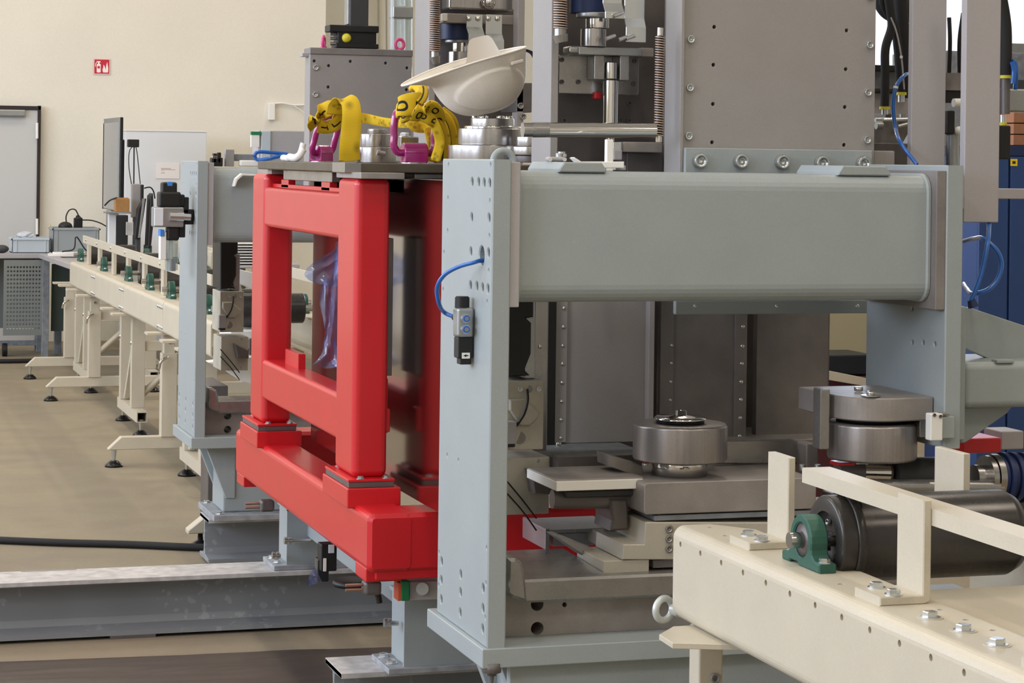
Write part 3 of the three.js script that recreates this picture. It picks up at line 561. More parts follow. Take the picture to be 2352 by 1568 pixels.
{ // ----- far conveyor -----
  const X0 = 1.835, Z0 = onX(160, 640, X0).z, Z1 = -10.8, YB = 0.735;
  const g = thing('roller_conveyor', 'long cream roller conveyor with rail and green bearing blocks running to the workbench', 'conveyor', V(2.15, 0, (Z0 + Z1) / 2));
  const cuts = [Z0, onX(218, 660, X0).z, onX(284, 690, X0).z, onX(374, 740, X0).z, Z1];
  for (let i = 0; i + 1 < cuts.length; i++) {
    part(g, 'side_beam', channel(X0, X0 + 0.11, YB, TOP, cuts[i] + 0.004, cuts[i + 1] - 0.004), M.cream);
    part(g, 'side_beam', channel(2.36, 2.47, YB, TOP, cuts[i] + 0.004, cuts[i + 1] - 0.004, [], -1), M.cream);
    if (i) { const z = cuts[i];
      part(g, 'joint_plate', box([X0 + 0.004, X0 + 0.012, YB + 0.02, TOP - 0.02, z - 0.1, z + 0.1], 0), M.cream);
      for (let k = 0; k < 4; k++) for (const y of [TOP - 0.035, YB + 0.03]) put(g, 'bolt', domeGeo(0.011), M.zinc, V(X0 - 0.001, y, z - 0.19 + k * 0.055), 'nx'); }
  }
  for (const [px, py] of [[200, 600], [250, 622], [303, 645], [344, 665], [388, 685]]) {
    const z = onY(px, py, TOP).z; pillow(g, 1.92, z, 0.95); pillow(g, 2.41, z, 0.95);
    const c = TOP + 0.05;
    const m = part(g, 'roller', lathe([[0, 0], [0.07, 0], [0.074, 0.005], [0.074, 0.335], [0.07, 0.34], [0, 0.34]], V(1.985, c, z), 36, V(1, 0, 0)), M.roller, 'dark steel roller');
    part(m, 'shaft', cyl(V(1.87, c, z), V(2.45, c, z), 0.015), M.turned);
  }
  for (const z of [-11.4, -11.0]) { const m = part(g, 'roller', lathe([[0, 0], [0.07, 0], [0.074, 0.005], [0.074, 0.335], [0.07, 0.34], [0, 0.34]], V(1.985, TOP + 0.05, z), 36, V(1, 0, 0)), M.roller); part(m, 'shaft', cyl(V(1.87, TOP + 0.05, z), V(2.45, TOP + 0.05, z), 0.015), M.turned); pillow(g, 1.92, z, 0.95); pillow(g, 2.41, z, 0.95); }
  // rails on little posts
  const rz0 = onX(190, 556, 1.9).z, rz1 = -11.2;
  for (const [x, s] of [[1.9, 1], [2.46, -1]]) {
    part(g, 'guide_rail', box([x, x + 0.012, 1.06, 1.115, rz0, rz1], 0.002), M.cream);
    for (const px of [197, 222, 254, 287, 324, 368, 420]) { const z = onX(px, 600, 1.9).z; part(g, 'rail_post', box([x + (s > 0 ? 0.012 : -0.022), x + (s > 0 ? 0.034 : 0), TOP, 1.095, z - 0.05, z + 0.05], 0.003), M.cream); put(g, 'bolt', domeGeo(0.012), M.zinc, V(x - 0.001, 1.09, z), 'nx'); }
  }
  // supports across the line
  const foot = (x, z) => { const f = part(g, 'levelling_foot', merge([lathe([[0, 0], [0.05, 0], [0.048, 0.012], [0.02, 0.034], [0, 0.034]], V(x, 0, z), 20)]), M.blackGloss); part(f, 'spindle', cyl(V(x, 0.03, z), V(x, 0.1, z), 0.009, 0.016, 12), M.zinc); };
  for (const z of [-17.5, -15.92, -12.48]) {
    const x0 = 1.56, x1 = 2.6, t = 0.07;
    part(g, 'base_tube', ext([[x0, 0.095], [x1, 0.095], [x1, 0.1], [x1 - 0.07, 0.095 + t], [x0 + 0.07, 0.095 + t], [x0, 0.1]], 'z', z - 0.03, z + 0.03, [], 0.004), M.cream);
    foot(x0 + 0.035, z); foot(x1 - 0.035, z);
    for (const x of [1.845, 2.36]) { const l = part(g, 'leg', box([x, x + 0.085, 0.16, 0.62, z - 0.04, z + 0.04], 0.004), M.cream); part(l, 'inner_tube', box([x + 0.012, x + 0.073, 0.6, YB, z - 0.03, z + 0.03], 0.003), M.cream); put(l, 'pin_hole', socketGeo(0.009), M.hole, V(x + 0.042, 0.68, z + 0.0305), 'z'); part(l, 'clamp_lever', tube([V(x + 0.03, 0.6, z + 0.06), V(x - 0.01, 0.58, z + 0.08), V(x - 0.02, 0.54, z + 0.07)], 0.009, 8, 6), M.chrome); }
    part(g, 'head_plate', box([1.76, 1.98, YB - 0.014, YB - 0.001, z - 0.06, z + 0.06], 0.001), M.cream);
    part(g, 'cross_tube', box([1.9, 2.38, 0.56, 0.62, z - 0.02, z + 0.02], 0.003), M.cream);
  }
  for (const [za, zb] of [[-17.3, -16.36], [-14.7, -13.78], [-12.1, -11.18]]) for (const x of [1.895, 2.34]) {
    const t = 0.065;
    const tb = part(g, 'base_tube', merge([box([x, x + t, 0.085 + t - 0.006, 0.085 + t, za, zb], 0), box([x, x + t, 0.085, 0.091, za, zb], 0), box([x, x + 0.006, 0.091, 0.079 + t, za, zb], 0), box([x + t - 0.006, x + t, 0.091, 0.079 + t, za, zb], 0)]), M.cream); part(tb, 'tube_plug', box([x + 0.0065, x + t - 0.0065, 0.0915, 0.0785 + t, za + 0.02, za + 0.04], 0), M.black);
    foot(x + t / 2, za + 0.05); foot(x + t / 2, zb - 0.05);
    for (const z of [za + 0.15, zb - 0.25]) { const l = part(g, 'leg', box([x - 0.005, x + t + 0.012, 0.15, YB, z - 0.035, z + 0.035], 0.003), M.cream); put(l, 'clamp_screw', domeGeo(0.014), M.chrome, V(x - 0.006, 0.55, z), 'nx'); }
    part(g, 'brace', ext([[za + 0.18, 0.16], [za + 0.23, 0.16], [zb - 0.28, 0.6], [zb - 0.33, 0.6]], 'x', x + 0.015, x + 0.045, [], 0.002), M.cream);
    part(g, 'head_plate', box([x - 0.13, x + 0.1, YB - 0.014, YB - 0.001, zb - 0.31, zb - 0.19], 0.001), M.cream);
    part(g, 'head_plate', box([x - 0.13, x + 0.1, YB - 0.014, YB - 0.001, za + 0.09, za + 0.21], 0.001), M.cream);
    if (x < 2) { part(g, 'brace', tube([V(x + 0.03, 0.2, zb - 0.25), V(2.35, 0.58, zb - 0.25)], 0.022, 2, 4), M.cream); part(g, 'cross_tube', box([x + t, 2.34, 0.5, 0.56, zb - 0.27, zb - 0.23], 0.003), M.cream); }
  }
}

// ================= mill mechanics between the portals =================
function B(g, name, x0, y0, x1, y1, z, depth, mat, r = 0.002, label) { return part(g, name, box(bz(x0, y0, x1, y1, z, depth), r), mat, label); }
const pxm = z => { const a = onZ(1500, 600, z), b = onZ(1510, 600, z); return (b.x - a.x) / 10; };     // metres for one pixel at plane z
function disc(g, name, cx, y0, y1, rpx, z, mat, seg = 40) {   // upright turned piece standing at plane z
  const c = onZ(cx, (y0 + y1) / 2, z), a = onZ(cx, y1, z).y, b = onZ(cx, y0, z).y; return part(g, name, stack([[rpx * pxm(z), a, b]], V(c.x, 0, c.z), seg), mat);
}
const screwsZ = (g, list, z, r, mat, geo = socketGeo, name = 'screw') => { for (const [x, y] of list) put(g, name, geo(r), mat, onZ(x, y, z), 'z'); };
const holesZ = (list, z, r) => list.map(([x, y]) => { const p = onZ(x, y, z); return [p.x, p.y, r]; });
const ribbonFrames = [];
function springGeo(a, b, R, r, turns) {
  const n = turns * 14, pts = [], d = b.clone().sub(a), u = V(1, 0, 0), w = V(0, 0, 1);
  for (let i = 0; i <= n; i++) { const t = i / n, q = t * turns * Math.PI * 2; pts.push(a.clone().addScaledVector(d, t).addScaledVector(u, R * Math.cos(q)).addScaledVector(w, R * Math.sin(q))); }
  return new THREE.TubeGeometry(new THREE.CatmullRomCurve3(pts), n * 1, r, 4, false);
}
// ---- front tower: plate, uprights and the lifting mechanism ----
const ZT = ZF - 0.487;
{
  const g = thing('mill_tower', 'tall grey mill tower with screwed cover plate and chrome lifting rod', 'machine tower', onZ(1760, 398, ZT));
  const zp = ZT;
  const cpx = [onZ(1568, 180, zp).x, onZ(2010, 180, zp).x], cpy = [onZ(1790, 398, zp).y, onZ(1790, -160, zp).y];
  part(g, 'cover_plate', ext([[cpx[0], cpy[0]], [cpx[1], cpy[0]], [cpx[1], cpy[1]], [cpx[0], cpy[1]]], 'z', zp - 0.03, zp, holesZ([[1641, 62], [1639, 149], [1638, 239], [1636, 327], [1945, 70], [1943, 159], [1941, 246], [1939, 333]], zp, 0.0052), 0.001), M.taupe, 'flat taupe cover plate with socket screws');
  const rows = [-21, 90, 201, 312]; screwsZ(g, [[1586, 90], [1584, 201], [1581, 312], [1999, -8], [1997, 103], [1993, 212], [1991, 321]], zp, 0.0105, M.zinc);
  const fz = zp + 0.028;
  B(g, 'flange_bar', 1574, 342, 2004, 400, fz, 0.028, M.grey, 0.003, 'grey flange bar with five large bolts');
  for (const [x, y] of [[1607, 369], [1701, 370], [1796, 372], [1887, 374], [1982, 375]]) { const m = put(g, 'large_bolt', socketGeo(0.0185), M.zinc, onZ(x, y, fz + 0.002), 'z'); const w = new THREE.Mesh(shared.wsh ??= uvm(cyl(V(0, -0.002, 0), V(0, 0.0015, 0), 0.0205, 0.0205, 24)), M.zincMatte); w.name = 'washer'; m.add(w); }
  B(g, 'end_block', 2006, 346, 2056, 392, zp - 0.02, 0.2, M.taupe, 0.004);
  // body behind the plate
  part(g, 'tower_body', box([onZ(1600, 300, zp - 0.03).x, onZ(1990, 300, zp - 0.03).x, 1.5, 2.25, zp - 0.28, zp - 0.031], 0.004), M.taupe);
  const lp = part(g, 'lower_plate', box(bz(1552, 690, 1998, 721, zp - 0.01, 0.02), 0.003), M.grey); screwsZ(lp, [[1597, 703], [1785, 703], [1970, 703]], zp - 0.01, 0.006, M.zinc, domeGeo);
  // uprights
  const zu = ZT - 0.015, yTop = onZ(1400, -150, zu).y, yBot = onZ(1240, 1040, zu).y, yMid = 1.5;
  const up = (x0, x1, zz, depth, y0, mat) => part(g, 'upright_plate', box([onZ(x0, 200, zz).x, onZ(x1, 200, zz).x, y0, yTop, zz - depth, zz], 0.003), mat);
  up(1563, 1572, zu + 0.03, 0.115, onZ(1540, 400, zu).y - 0.05, M.taupe);
  // recess back wall
  part(g, 'back_plate', box([onZ(1265, 200, zu - 0.36).x, onZ(1530, 200, zu - 0.36).x, onZ(1400, 600, zu - 0.36).y, yTop, zu - 0.4, zu - 0.36], 0), M.darkSteel);
  const zi = zu - 0.2;
  up(1265, 1283, zi + 0.02, 0.165, onZ(1240, 395, zu).y - 0.02, M.taupe);
  // carriage
  B(g, 'carriage_plate', 1283, 128, 1468, 217, zi - 0.06, 0.03, M.steel, 0.003);
  screwsZ(g, [[1290, 188], [1328, 188], [1455, 192], [1457, 140], [1290, 137]], zi - 0.06, 0.0065, M.darkSteel);
  screwsZ(g, [[1445, 237], [1445, 278], [1424, 278], [1295, 277]], zu - 0.36, 0.0075, M.darkSteel);
  B(g, 'guide_block', 1365, 126, 1389, 183, zi, 0.06, M.steel, 0.003); B(g, 'guide_block', 1424, 126, 1446, 185, zi, 0.06, M.steel, 0.003);
  B(g, 'clamp_plate', 1330, 109, 1475, 127, zi + 0.02, 0.1, M.zincMatte, 0.002); B(g, 'clamp_plate', 1474, 110, 1502, 130, zi, 0.1, M.steelRaw, 0.002);
  B(g, 'clamp_plate', 1307, 105, 1336, 124, zi + 0.01, 0.06, M.steel, 0.008);
  disc(g, 'turned_sleeve', 1363, 66, 108, 28, zi, M.turned); disc(g, 'rod_collar', 1372, 41, 66, 26, zi, M.chrome, 24); disc(g, 'motor_flange', 1364, 30, 41, 38, zi, M.zincMatte);
  disc(g, 'dark_cylinder', 1352, -60, 31, 40, zi - 0.02, M.navy);
  disc(g, 'lifting_rod', 1403, 143, 182, 14, zi - 0.01, M.chrome); disc(g, 'lifting_rod', 1402, 184, 290, 16.5, zi - 0.012, M.chrome); disc(g, 'lifting_rod', 1401, 290, 405, 9, zi - 0.01, M.chrome);
  const hook = (x0, x1, yA, yB, bend) => { const zz = zi + 0.07, a = onZ(x0, yA, zz), b = onZ(x1, yB, zz), k = b.y + (a.y - b.y) * 0.35, o = [[0, a.y], [0.004, a.y], [0.004, k + 0.012], [bend + 0.004, k - 0.012], [bend + 0.004, b.y], [bend, b.y], [bend, k - 0.012], [0, k + 0.012]]; part(g, 'bent_strap', ext(o.map(([q, y]) => [zz + q, y]), 'x', a.x, onZ(x1, yA, zz).x, [], 0.001), M.zinc); };
  hook(1384, 1428, -30, 44, 0.02); hook(1434, 1480, -30, 98, 0.014);
  for (const [x, y] of [[1421, 33], [1449, 85], [1432, 88], [1404, 85]]) part(g, 'pin', cyl(onZ(x - 12, y + 4, zi + 0.1), onZ(x + 8, y - 3, zi + 0.09), 0.0055), M.chrome);
  B(g, 'red_sensor', 1365, 211, 1381, 227, zi - 0.05, 0.02, M.red, 0.002);
  // tension springs; black cores stand in for the shade between the coils
  { const zz = zu + 0.03; const s = part(g, 'tension_spring', springGeo(onZ(1513, 312, zz), onZ(1516, 82, zz), 0.0115, 0.0017, 40), M.spring); part(s, 'coil_shade_core', cyl(onZ(1513, 312, zz), onZ(1516, 82, zz), 0.0085), M.black); part(s, 'spring_hook', merge([cyl(onZ(1516, 82, zz), onZ(1517, 64, zz), 0.008), cyl(onZ(1513, 312, zz), onZ(1513, 326, zz), 0.009)]), M.chrome);
    const z2 = zi + 0.06, s2 = part(g, 'tension_spring', springGeo(onZ(1287, 66, z2), onZ(1287, -60, z2), 0.0175, 0.0019, 22), M.spring); part(s2, 'coil_shade_core', cyl(onZ(1287, 66, z2), onZ(1287, -60, z2), 0.014), M.black); part(s2, 'spring_hook', merge([cyl(onZ(1287, 66, z2), onZ(1287, 84, z2), 0.016), cyl(onZ(1287, 80, z2), onZ(1290, 97, z2), 0.02, 0.017)]), M.steel); }
  // horizontal polished tie rod
  { const zz = ZT + 0.03, a = onZ(1226, 298, zz), b = onZ(1504, 300, zz); part(g, 'tie_rod', cyl(a, b, 0.0195), M.chrome, 'polished horizontal tie rod'); part(g, 'tie_rod', cyl(onZ(1200, 298, zz), onZ(1227, 298, zz), 0.0205, 0.0205, 6), M.turned); part(g, 'rod_sleeve', cyl(onZ(1222, 298, zz), onZ(1258, 298, zz), 0.0197), M.steel); }
  // lower blocks in the recess
  B(g, 'side_block', 1432, 326, 1522, 350, zi + 0.02, 0.1, M.steelRaw, 0.003); B(g, 'side_block', 1440, 350, 1522, 398, zi - 0.02, 0.1, M.darkSteel, 0.003); B(g, 'connector', 1409, 343, 1430, 368, zi + 0.06, 0.03, M.taupePale, 0.004); B(g, 'connector', 1409, 326, 1428, 344, zi + 0.05, 0.03, M.zinc, 0.002);
}
{ // white cable bracket on the beam
  const z = ZF - 0.33, g = thing('cable_bracket', 'white stepped plastic bracket standing behind the grey beam', 'bracket', onZ(1400, 396, z));
  const q = ([x, y]) => { const p = onZ(x, y, z); return [p.x, p.y]; };
  part(g, 'arm', ext([[1320, 361], [1336, 371], [1434, 371], [1434, 386], [1378, 386], [1378, 384], [1334, 380], [1316, 363]].map(q).reverse(), 'z', z - 0.03, z, [], 0.002), M.white);
  { const u = bz(1394, 320, 1409, 400, z - 0.002, 0.02); u[2] = BEAM_Y1 + 0.0006; part(g, 'upright', box(u, 0.002), M.white); }
  part(g, 'clip', box(bz(1414, 380, 1438, 391, z - 0.031, 0.02), 0.002), M.taupePale);
  const zk = ZF - 0.17, c = thing('cable_clamp', 'pale grey cable clamp screwed on the beam pad', 'clamp', V(onZ(1280, 388, zk).x, BEAM_Y1 + 0.0226, zk));
  { const u = bz(1262, 360, 1300, 380, ZF - 0.15, 0.04); u[2] = BEAM_Y1 + 0.0226; part(c, 'body', box(u, 0.006), M.taupePale); }
  for (const [x, y] of [[1264, 366], [1297, 366]]) part(c, 'screw', cyl(onZ(x, y, zk), onZ(x, y, zk + 0.026), 0.005), M.chrome);
  part(c, 'knob', merge([cyl(onZ(1284, 362, zk), onZ(1284, 352, zk), 0.008), cyl(onZ(1296, 360, zk), onZ(1296, 353, zk), 0.006), cyl(onZ(1290, 353, zk), onZ(1290, 348, zk), 0.009)]), M.zinc);
}
// ---- rear tower: same kind of mechanism and the small cabinet beside it ----
{
  const z = -8.0, g = thing('mill_tower', 'far mill tower with spring and paired bent hooks above the helmet', 'machine tower', onZ(1080, 372, z));
  const up = (x0, x1, zz, depth, mat) => part(g, 'upright_plate', box([onZ(x0, 150, zz).x, onZ(x1, 150, zz).x, 1.2, onZ(1080, -130, zz).y, zz - depth, zz], 0.003), mat);
  up(985, 1000, z, 0.21, M.taupe); up(1188, 1204, z - 0.1, 0.06, M.taupe);
  part(g, 'back_plate', box([onZ(986, 200, z - 0.36).x, onZ(1190, 200, z - 0.36).x, 1.2, onZ(1080, -130, z).y, z - 0.4, z - 0.36], 0), M.darkSteel);
  const zi = z - 0.2;
  part(g, 'turned_block', box(bz(1033, -70, 1182, 24, zi, 0.12), 0.01), M.turned); part(g, 'ball_knob', new THREE.SphereGeometry(15 * pxm(zi), 20, 14).translate(...onZ(1122, 6, zi + 0.02).toArray()), M.chrome);
  B(g, 'cross_bar', 1018, 33, 1204, 55, zi + 0.03, 0.06, M.steelRaw, 0.003); B(g, 'end_cap', 1017, 31, 1028, 48, zi + 0.036, 0.03, M.white, 0.002);
  const hook = (x0, x1, yA, yB, bend) => { const zz = zi + 0.06, a = onZ(x0, yA, zz), b = onZ(x1, yB, zz), k = b.y + (a.y - b.y) * 0.45; part(g, 'bent_strap', ext([[0, a.y], [0.004, a.y], [0.004, k + 0.014], [bend + 0.004, k - 0.014], [bend + 0.004, b.y], [bend, b.y], [bend, k - 0.014], [0, k + 0.014]].map(([q, y]) => [zz + q, y]), 'x', a.x, onZ(x1, yA, zz).x, [], 0.001), M.zinc); };
  hook(1071, 1108, 33, 102, 0.03); hook(1115, 1153, 33, 130, 0.03);
  screwsZ(g, [[1077, 43], [1098, 43], [1122, 43], [1143, 43]], zi + 0.066, 0.01, M.chrome, domeGeo);
  part(g, 'pin', cyl(onZ(1096, 96, zi + 0.1), onZ(1116, 90, zi + 0.1), 0.007), M.chrome);
  disc(g, 'dark_cylinder', 1050, 52, 92, 34, zi - 0.06, M.navy); disc(g, 'motor_flange', 1055, 91, 99, 30, zi - 0.06, M.zincMatte); disc(g, 'rod_collar', 1062, 98, 120, 22, zi - 0.05, M.chrome, 24); disc(g, 'turned_sleeve', 1056, 119, 160, 25, zi - 0.05, M.turned);
  const s = part(g, 'tension_spring', springGeo(onZ(999, 118, z + 0.02), onZ(999, -60, z + 0.02), 0.019, 0.0022, 36), M.spring); part(s, 'coil_shade_core', cyl(onZ(999, 118, z + 0.02), onZ(999, -60, z + 0.02), 0.015), M.black); part(s, 'spring_hook', merge([cyl(onZ(999, 118, z + 0.02), onZ(999, 132, z + 0.02), 0.014), cyl(onZ(999, 130, z + 0.02), onZ(1002, 146, z + 0.02), 0.02, 0.014)]), M.steel);  // black core paints the shade inside the coil
  B(g, 'lower_block', 1186, 190, 1222, 258, z - 0.1, 0.2, M.darkSteel, 0.003); screwsZ(g, [[1195, 243], [1201, 268]], z - 0.098, 0.012, M.steel);
}
{
  const z = -8.75, g = thing('machine_cabinet', 'small taupe steel cabinet with pink lifting eyes on its lid', 'cabinet', onZ(828, 372, z));
  const e = bz(711, 124, 945, 372, z, 0.1); e[2] = 1.55;
  part(g, 'body', box([e[0], e[1], e[2], e[3], e[4], e[5] - 0.02], 0.003), M.taupe);
  part(g, 'front_panel', ext([[e[0], e[2]], [e[1], e[2]], [e[1], e[3]], [e[0], e[3]]], 'z', z - 0.02, z, holesZ([[722, 140], [755, 151], [754, 200], [805, 141], [886, 145], [935, 156], [934, 206], [753, 300]], z, 0.006), 0.001), M.taupe);
  part(g, 'lid', box([e[0] - 0.002, e[1] + 0.002, onZ(828, 127, z).y, onZ(828, 112, z).y, z - 0.11, z + 0.006], 0.003), M.taupeDeep);
  part(g, 'side_tab', box([onZ(692, 125, z - 0.05).x, e[0], onZ(700, 129, z).y, onZ(700, 121, z).y, z - 0.08, z - 0.03], 0.001), M.taupePale);
  screwsZ(g, [[725, 155], [724, 217]], z, 0.011, M.zinc);
  for (const [x, y, ry] of [[743, 96, 1.15], [918, 102, 0.25]]) { const t = new THREE.TorusGeometry(0.0185, 0.0065, 12, 28); t.scale(1, 1.12, 1); t.rotateY(ry); const c = onZ(x, y, z - 0.04); t.translate(c.x, c.y, c.z); const m = part(g, 'lifting_eye', t, M.pink, 'pink lifting eye'); part(m, 'eye_collar', cyl(V(c.x, onZ(x, 116, z).y, c.z), V(c.x, c.y - 0.018, c.z), 0.013), M.pink); }
  const v = thing('valve_unit', 'black valve block with yellow cap and square duct', 'valve', onZ(813, 112, z));
  const zv = z - 0.01;
  part(v, 'block', merge([box(bz(757, 58, 871, 74, zv + 0.01, 0.09), 0.004), box(bz(776, 70, 865, 104, zv, 0.08), 0.004), box(bz(772, 100, 870, 111, zv + 0.005, 0.09), 0.003)]), M.black);
  part(v, 'cap', lathe([[0, 0.016], [0.012, 0.014], [0.016, 0.008], [0.019, 0]], onZ(796, 87, zv + 0.0), 20, V(0, 0, 1)), M.yellowPlain);
  part(v, 'duct', box([...bz(806, -200, 848, 60, zv - 0.02, 0.07)], 0.003), M.darkGrey); part(v, 'duct_edge', box([...bz(800, -200, 807, 56, zv - 0.03, 0.06)], 0.002), M.zincMatte);
  for (const y of [78, 88, 100]) part(v, 'port_fitting', cyl(onZ(758, y, zv - 0.03), onZ(779, y, zv - 0.03), 0.0065), M.zincMatte);
  // sight glasses and cream conduit behind
  const s = thing('sight_glass', 'clear sight glass tubes with a grey collar beside the cabinet', 'gauge', onZ(925, 118, -9.4)), zs = -9.4;
  for (const x of [908, 934]) part(s, 'glass_tube', cyl(onZ(x, 250, zs), onZ(x, -60, zs), 11 * pxm(zs), 11 * pxm(zs), 20, true), M.glassTube);
  part(s, 'collar', box(bz(903, 14, 950, 42, zs + 0.03, 0.08), 0.006), M.zincMatte); part(s, 'base', box(bz(896, 240, 950, 372, zs + 0.03, 0.08), 0.004), M.taupe);
  const cc = thing('conduit', 'thin cream vertical conduit against the far wall', 'conduit', onZ(882, 400, BACK2_Z + 0.1)); part(cc, 'pipe', cyl(onZ(882, 600, BACK2_Z + 0.08), onZ(878, -40, BACK2_Z + 0.08), 0.035), M.wall); part(cc, 'pipe', cyl(onZ(895, 600, BACK2_Z + 0.08), onZ(892, -40, BACK2_Z + 0.08), 0.02), M.white);
}
// ---- lower panels behind the front portal ----
{
  const z = ZF - 0.9, g = thing('machine_guard', 'row of tall taupe guard panels edged with screws under the beam', 'machine guard', onZ(1580, 1020, z));
  const q = (n, x0, x1, y0, y1, zz, mat) => B(g, n, x0, y0, x1, y1, zz, 0.03, mat, 0.002);
  q('guard_panel', 1276, 1492, 640, 1016, z, M.taupe); q('edge_strip', 1276, 1303, 640, 1016, z + 0.008, M.taupe); q('post_strip', 1490, 1503, 640, 1015, z + 0.03, M.taupePale);
  q('guard_panel', 1517, 1716, 640, 1012, z, M.taupeDeep); q('edge_strip', 1688, 1716, 640, 1012, z + 0.006, M.taupeDeep); q('edge_strip', 1517, 1548, 640, 1000, z + 0.006, M.taupeDeep); q('guard_panel', 1738, 1902, 640, 1022, z - 0.02, M.taupeDeep);
  screwsZ(g, [708, 751, 794, 836, 879, 922, 964, 1006].map((y, i) => [1296 - i * 1.1, y]), z + 0.008, 0.006, M.chrome, domeGeo);
  screwsZ(g, [793, 834, 877, 919].map((y, i) => [1543 - i, y]), z + 0.006, 0.005, M.zinc, domeGeo); screwsZ(g, [750, 795, 835, 877, 918, 960, 1002].map((y, i) => [1707 - i * 1.3, y]), z + 0.006, 0.006, M.chrome, domeGeo);
  part(g, 'back_wall', box([onZ(1255, 800, z - 0.2).x, onZ(1905, 800, z - 0.2).x, onZ(1500, 1040, z - 0.2).y, onZ(1500, 640, z - 0.2).y, z - 0.24, z - 0.2], 0), M.darkSteel);
  B(g, 'guide_and_gap_shade', 1226, 640, 1259, 1036, z + 0.22, 0.1, M.steel, 0.004); B(g, 'guide_and_gap_shade', 1258, 640, 1277, 1036, z + 0.02, 0.05, M.black, 0.002);  // second strip is no upright: black painted in for a shaded gap
  put(g, 'glint_screw', domeGeo(0.006), M.chrome, onZ(1240, 796, z + 0.221), 'z');
  disc(g, 'foot_stub', 1282, 1015, 1030, 7, z + 0.05, M.chrome); disc(g, 'foot_disc', 1284, 1029, 1035, 21, z + 0.05, M.zinc);
  B(g, 'sill_bar', 1166, 1034, 1464, 1052, z + 0.14, 0.2, M.primerGrey, 0.003);
  B(g, 'sill_bar', 1500, 1012, 1905, 1024, z + 0.1, 0.3, M.steelRaw, 0.003);
}
// ---- side unit: black bellows on a pale casting, once on each portal ----
function sideUnit(label, dz, rear) {
  const z = ZF - 0.49, g = thing('slide_unit', label, 'slide unit', onZ(1210, 1180, z).add(V(0, 0, dz)));
  const mv = geo => geo.translate(0, 0, dz);
  const BB = (n, x0, y0, x1, y1, zz, d, mat, r = 0.003) => part(g, n, mv(box(bz(x0, y0, x1, y1, zz, d), r)), mat);
  const cast = M.castPaint ??= mk('castPaint', 0xd6d0be, 0.5, 0.15, { map: T.mill });
  const p = (x, y) => { const q = onZ(x, y, z); return [q.x, q.y]; };
  part(g, 'bellows', mv(ext([[1160, 640], [1226, 640], [1226, 728], [1208, 730], [1221, 742], [1220, 812], [1205, 850], [1218, 862], [1160, 866]].map(([x, y]) => p(x, y)).reverse(), 'z', z - 0.2, z, [], 0.004)), M.black, 'black bellows');
  BB('guide_strip', 1205, 728, 1230, 870, z - 0.03, 0.1, M.zincMatte);
  BB('casting', 1160, 874, 1249, 1033, z + 0.01, 0.2, cast, 0.003);
  part(g, 'cable_hole', mv(cyl(onZ(1215, 893, z + 0.0), onZ(1215, 893, z + 0.0112), 0.0098)), M.hole);
  for (const [x, y] of [[1194, 893], [1237, 893], [1228, 944]]) { const c = onZ(x, y, z + 0.01); c.z += dz; put(g, 'screw', socketGeo(0.0065), M.zinc, c, 'z'); }
  part(g, 'raised_pad', mv(ext([[1165, 915], [1200, 913], [1236, 945], [1230, 958], [1212, 976], [1188, 976], [1165, 940]].map(([x, y]) => p(x, y)).reverse(), 'z', z + 0.005, z + 0.022, [], 0.004)), cast);
  part(g, 'cable', mv(tube([onZ(1211, 894, z + 0.02), onZ(1212, 920, z + 0.04), onZ(1204, 950, z + 0.04), onZ(1186, 978, z + 0.03)], 0.0035, 20, 6)), M.black);
  BB('sensor_block', 1160, 968, 1187, 1020, z + 0.04, 0.03, M.taupePale); BB('sensor_foot', 1160, 1019, 1184, 1027, z + 0.035, 0.03, M.black);
  part(g, 'oval_hole', mv(cyl(onZ(1193, 1005, z + 0.0), onZ(1193, 1005, z + 0.0108), 0.016)), M.hole);
  BB('lower_casting', 1160, 1050, 1262, 1181, z - 0.02, 0.2, cast, 0.003);
  for (const [x, y] of [[1236, 1058], [1234, 1169]]) part(g, 'bore', mv(cyl(onZ(x, y, z - 0.03), onZ(x, y, z - 0.0192), 0.0052)), M.hole);
  for (const k of [0, 28]) part(g, 'cable', mv(tube([onZ(1160, 1100 + k, z + 0.0), onZ(1200, 1148 + k * 0.9, z), onZ(1232, 1190 + k, z)], 0.0022, 10, 5)), M.black);
  part(g, 'wedge', mv(ext([[1210, 1076], [1262, 1100], [1262, 1132], [1220, 1130], [1216, 1100]].map(([x, y]) => p(x, y)).reverse(), 'z', z - 0.06, z + 0.03, [], 0.003)), M.darkSteel);
  BB('side_fin', 1245, 1046, 1292, 1110, z - 0.22, 0.02, M.darkSteel);
  return g;
}
sideUnit('pale casting with black bellows beside the guard panels', 0, false);
sideUnit('pale casting with black bellows behind the air regulator post', ZB - ZF, true).position.y += REAR_DY;
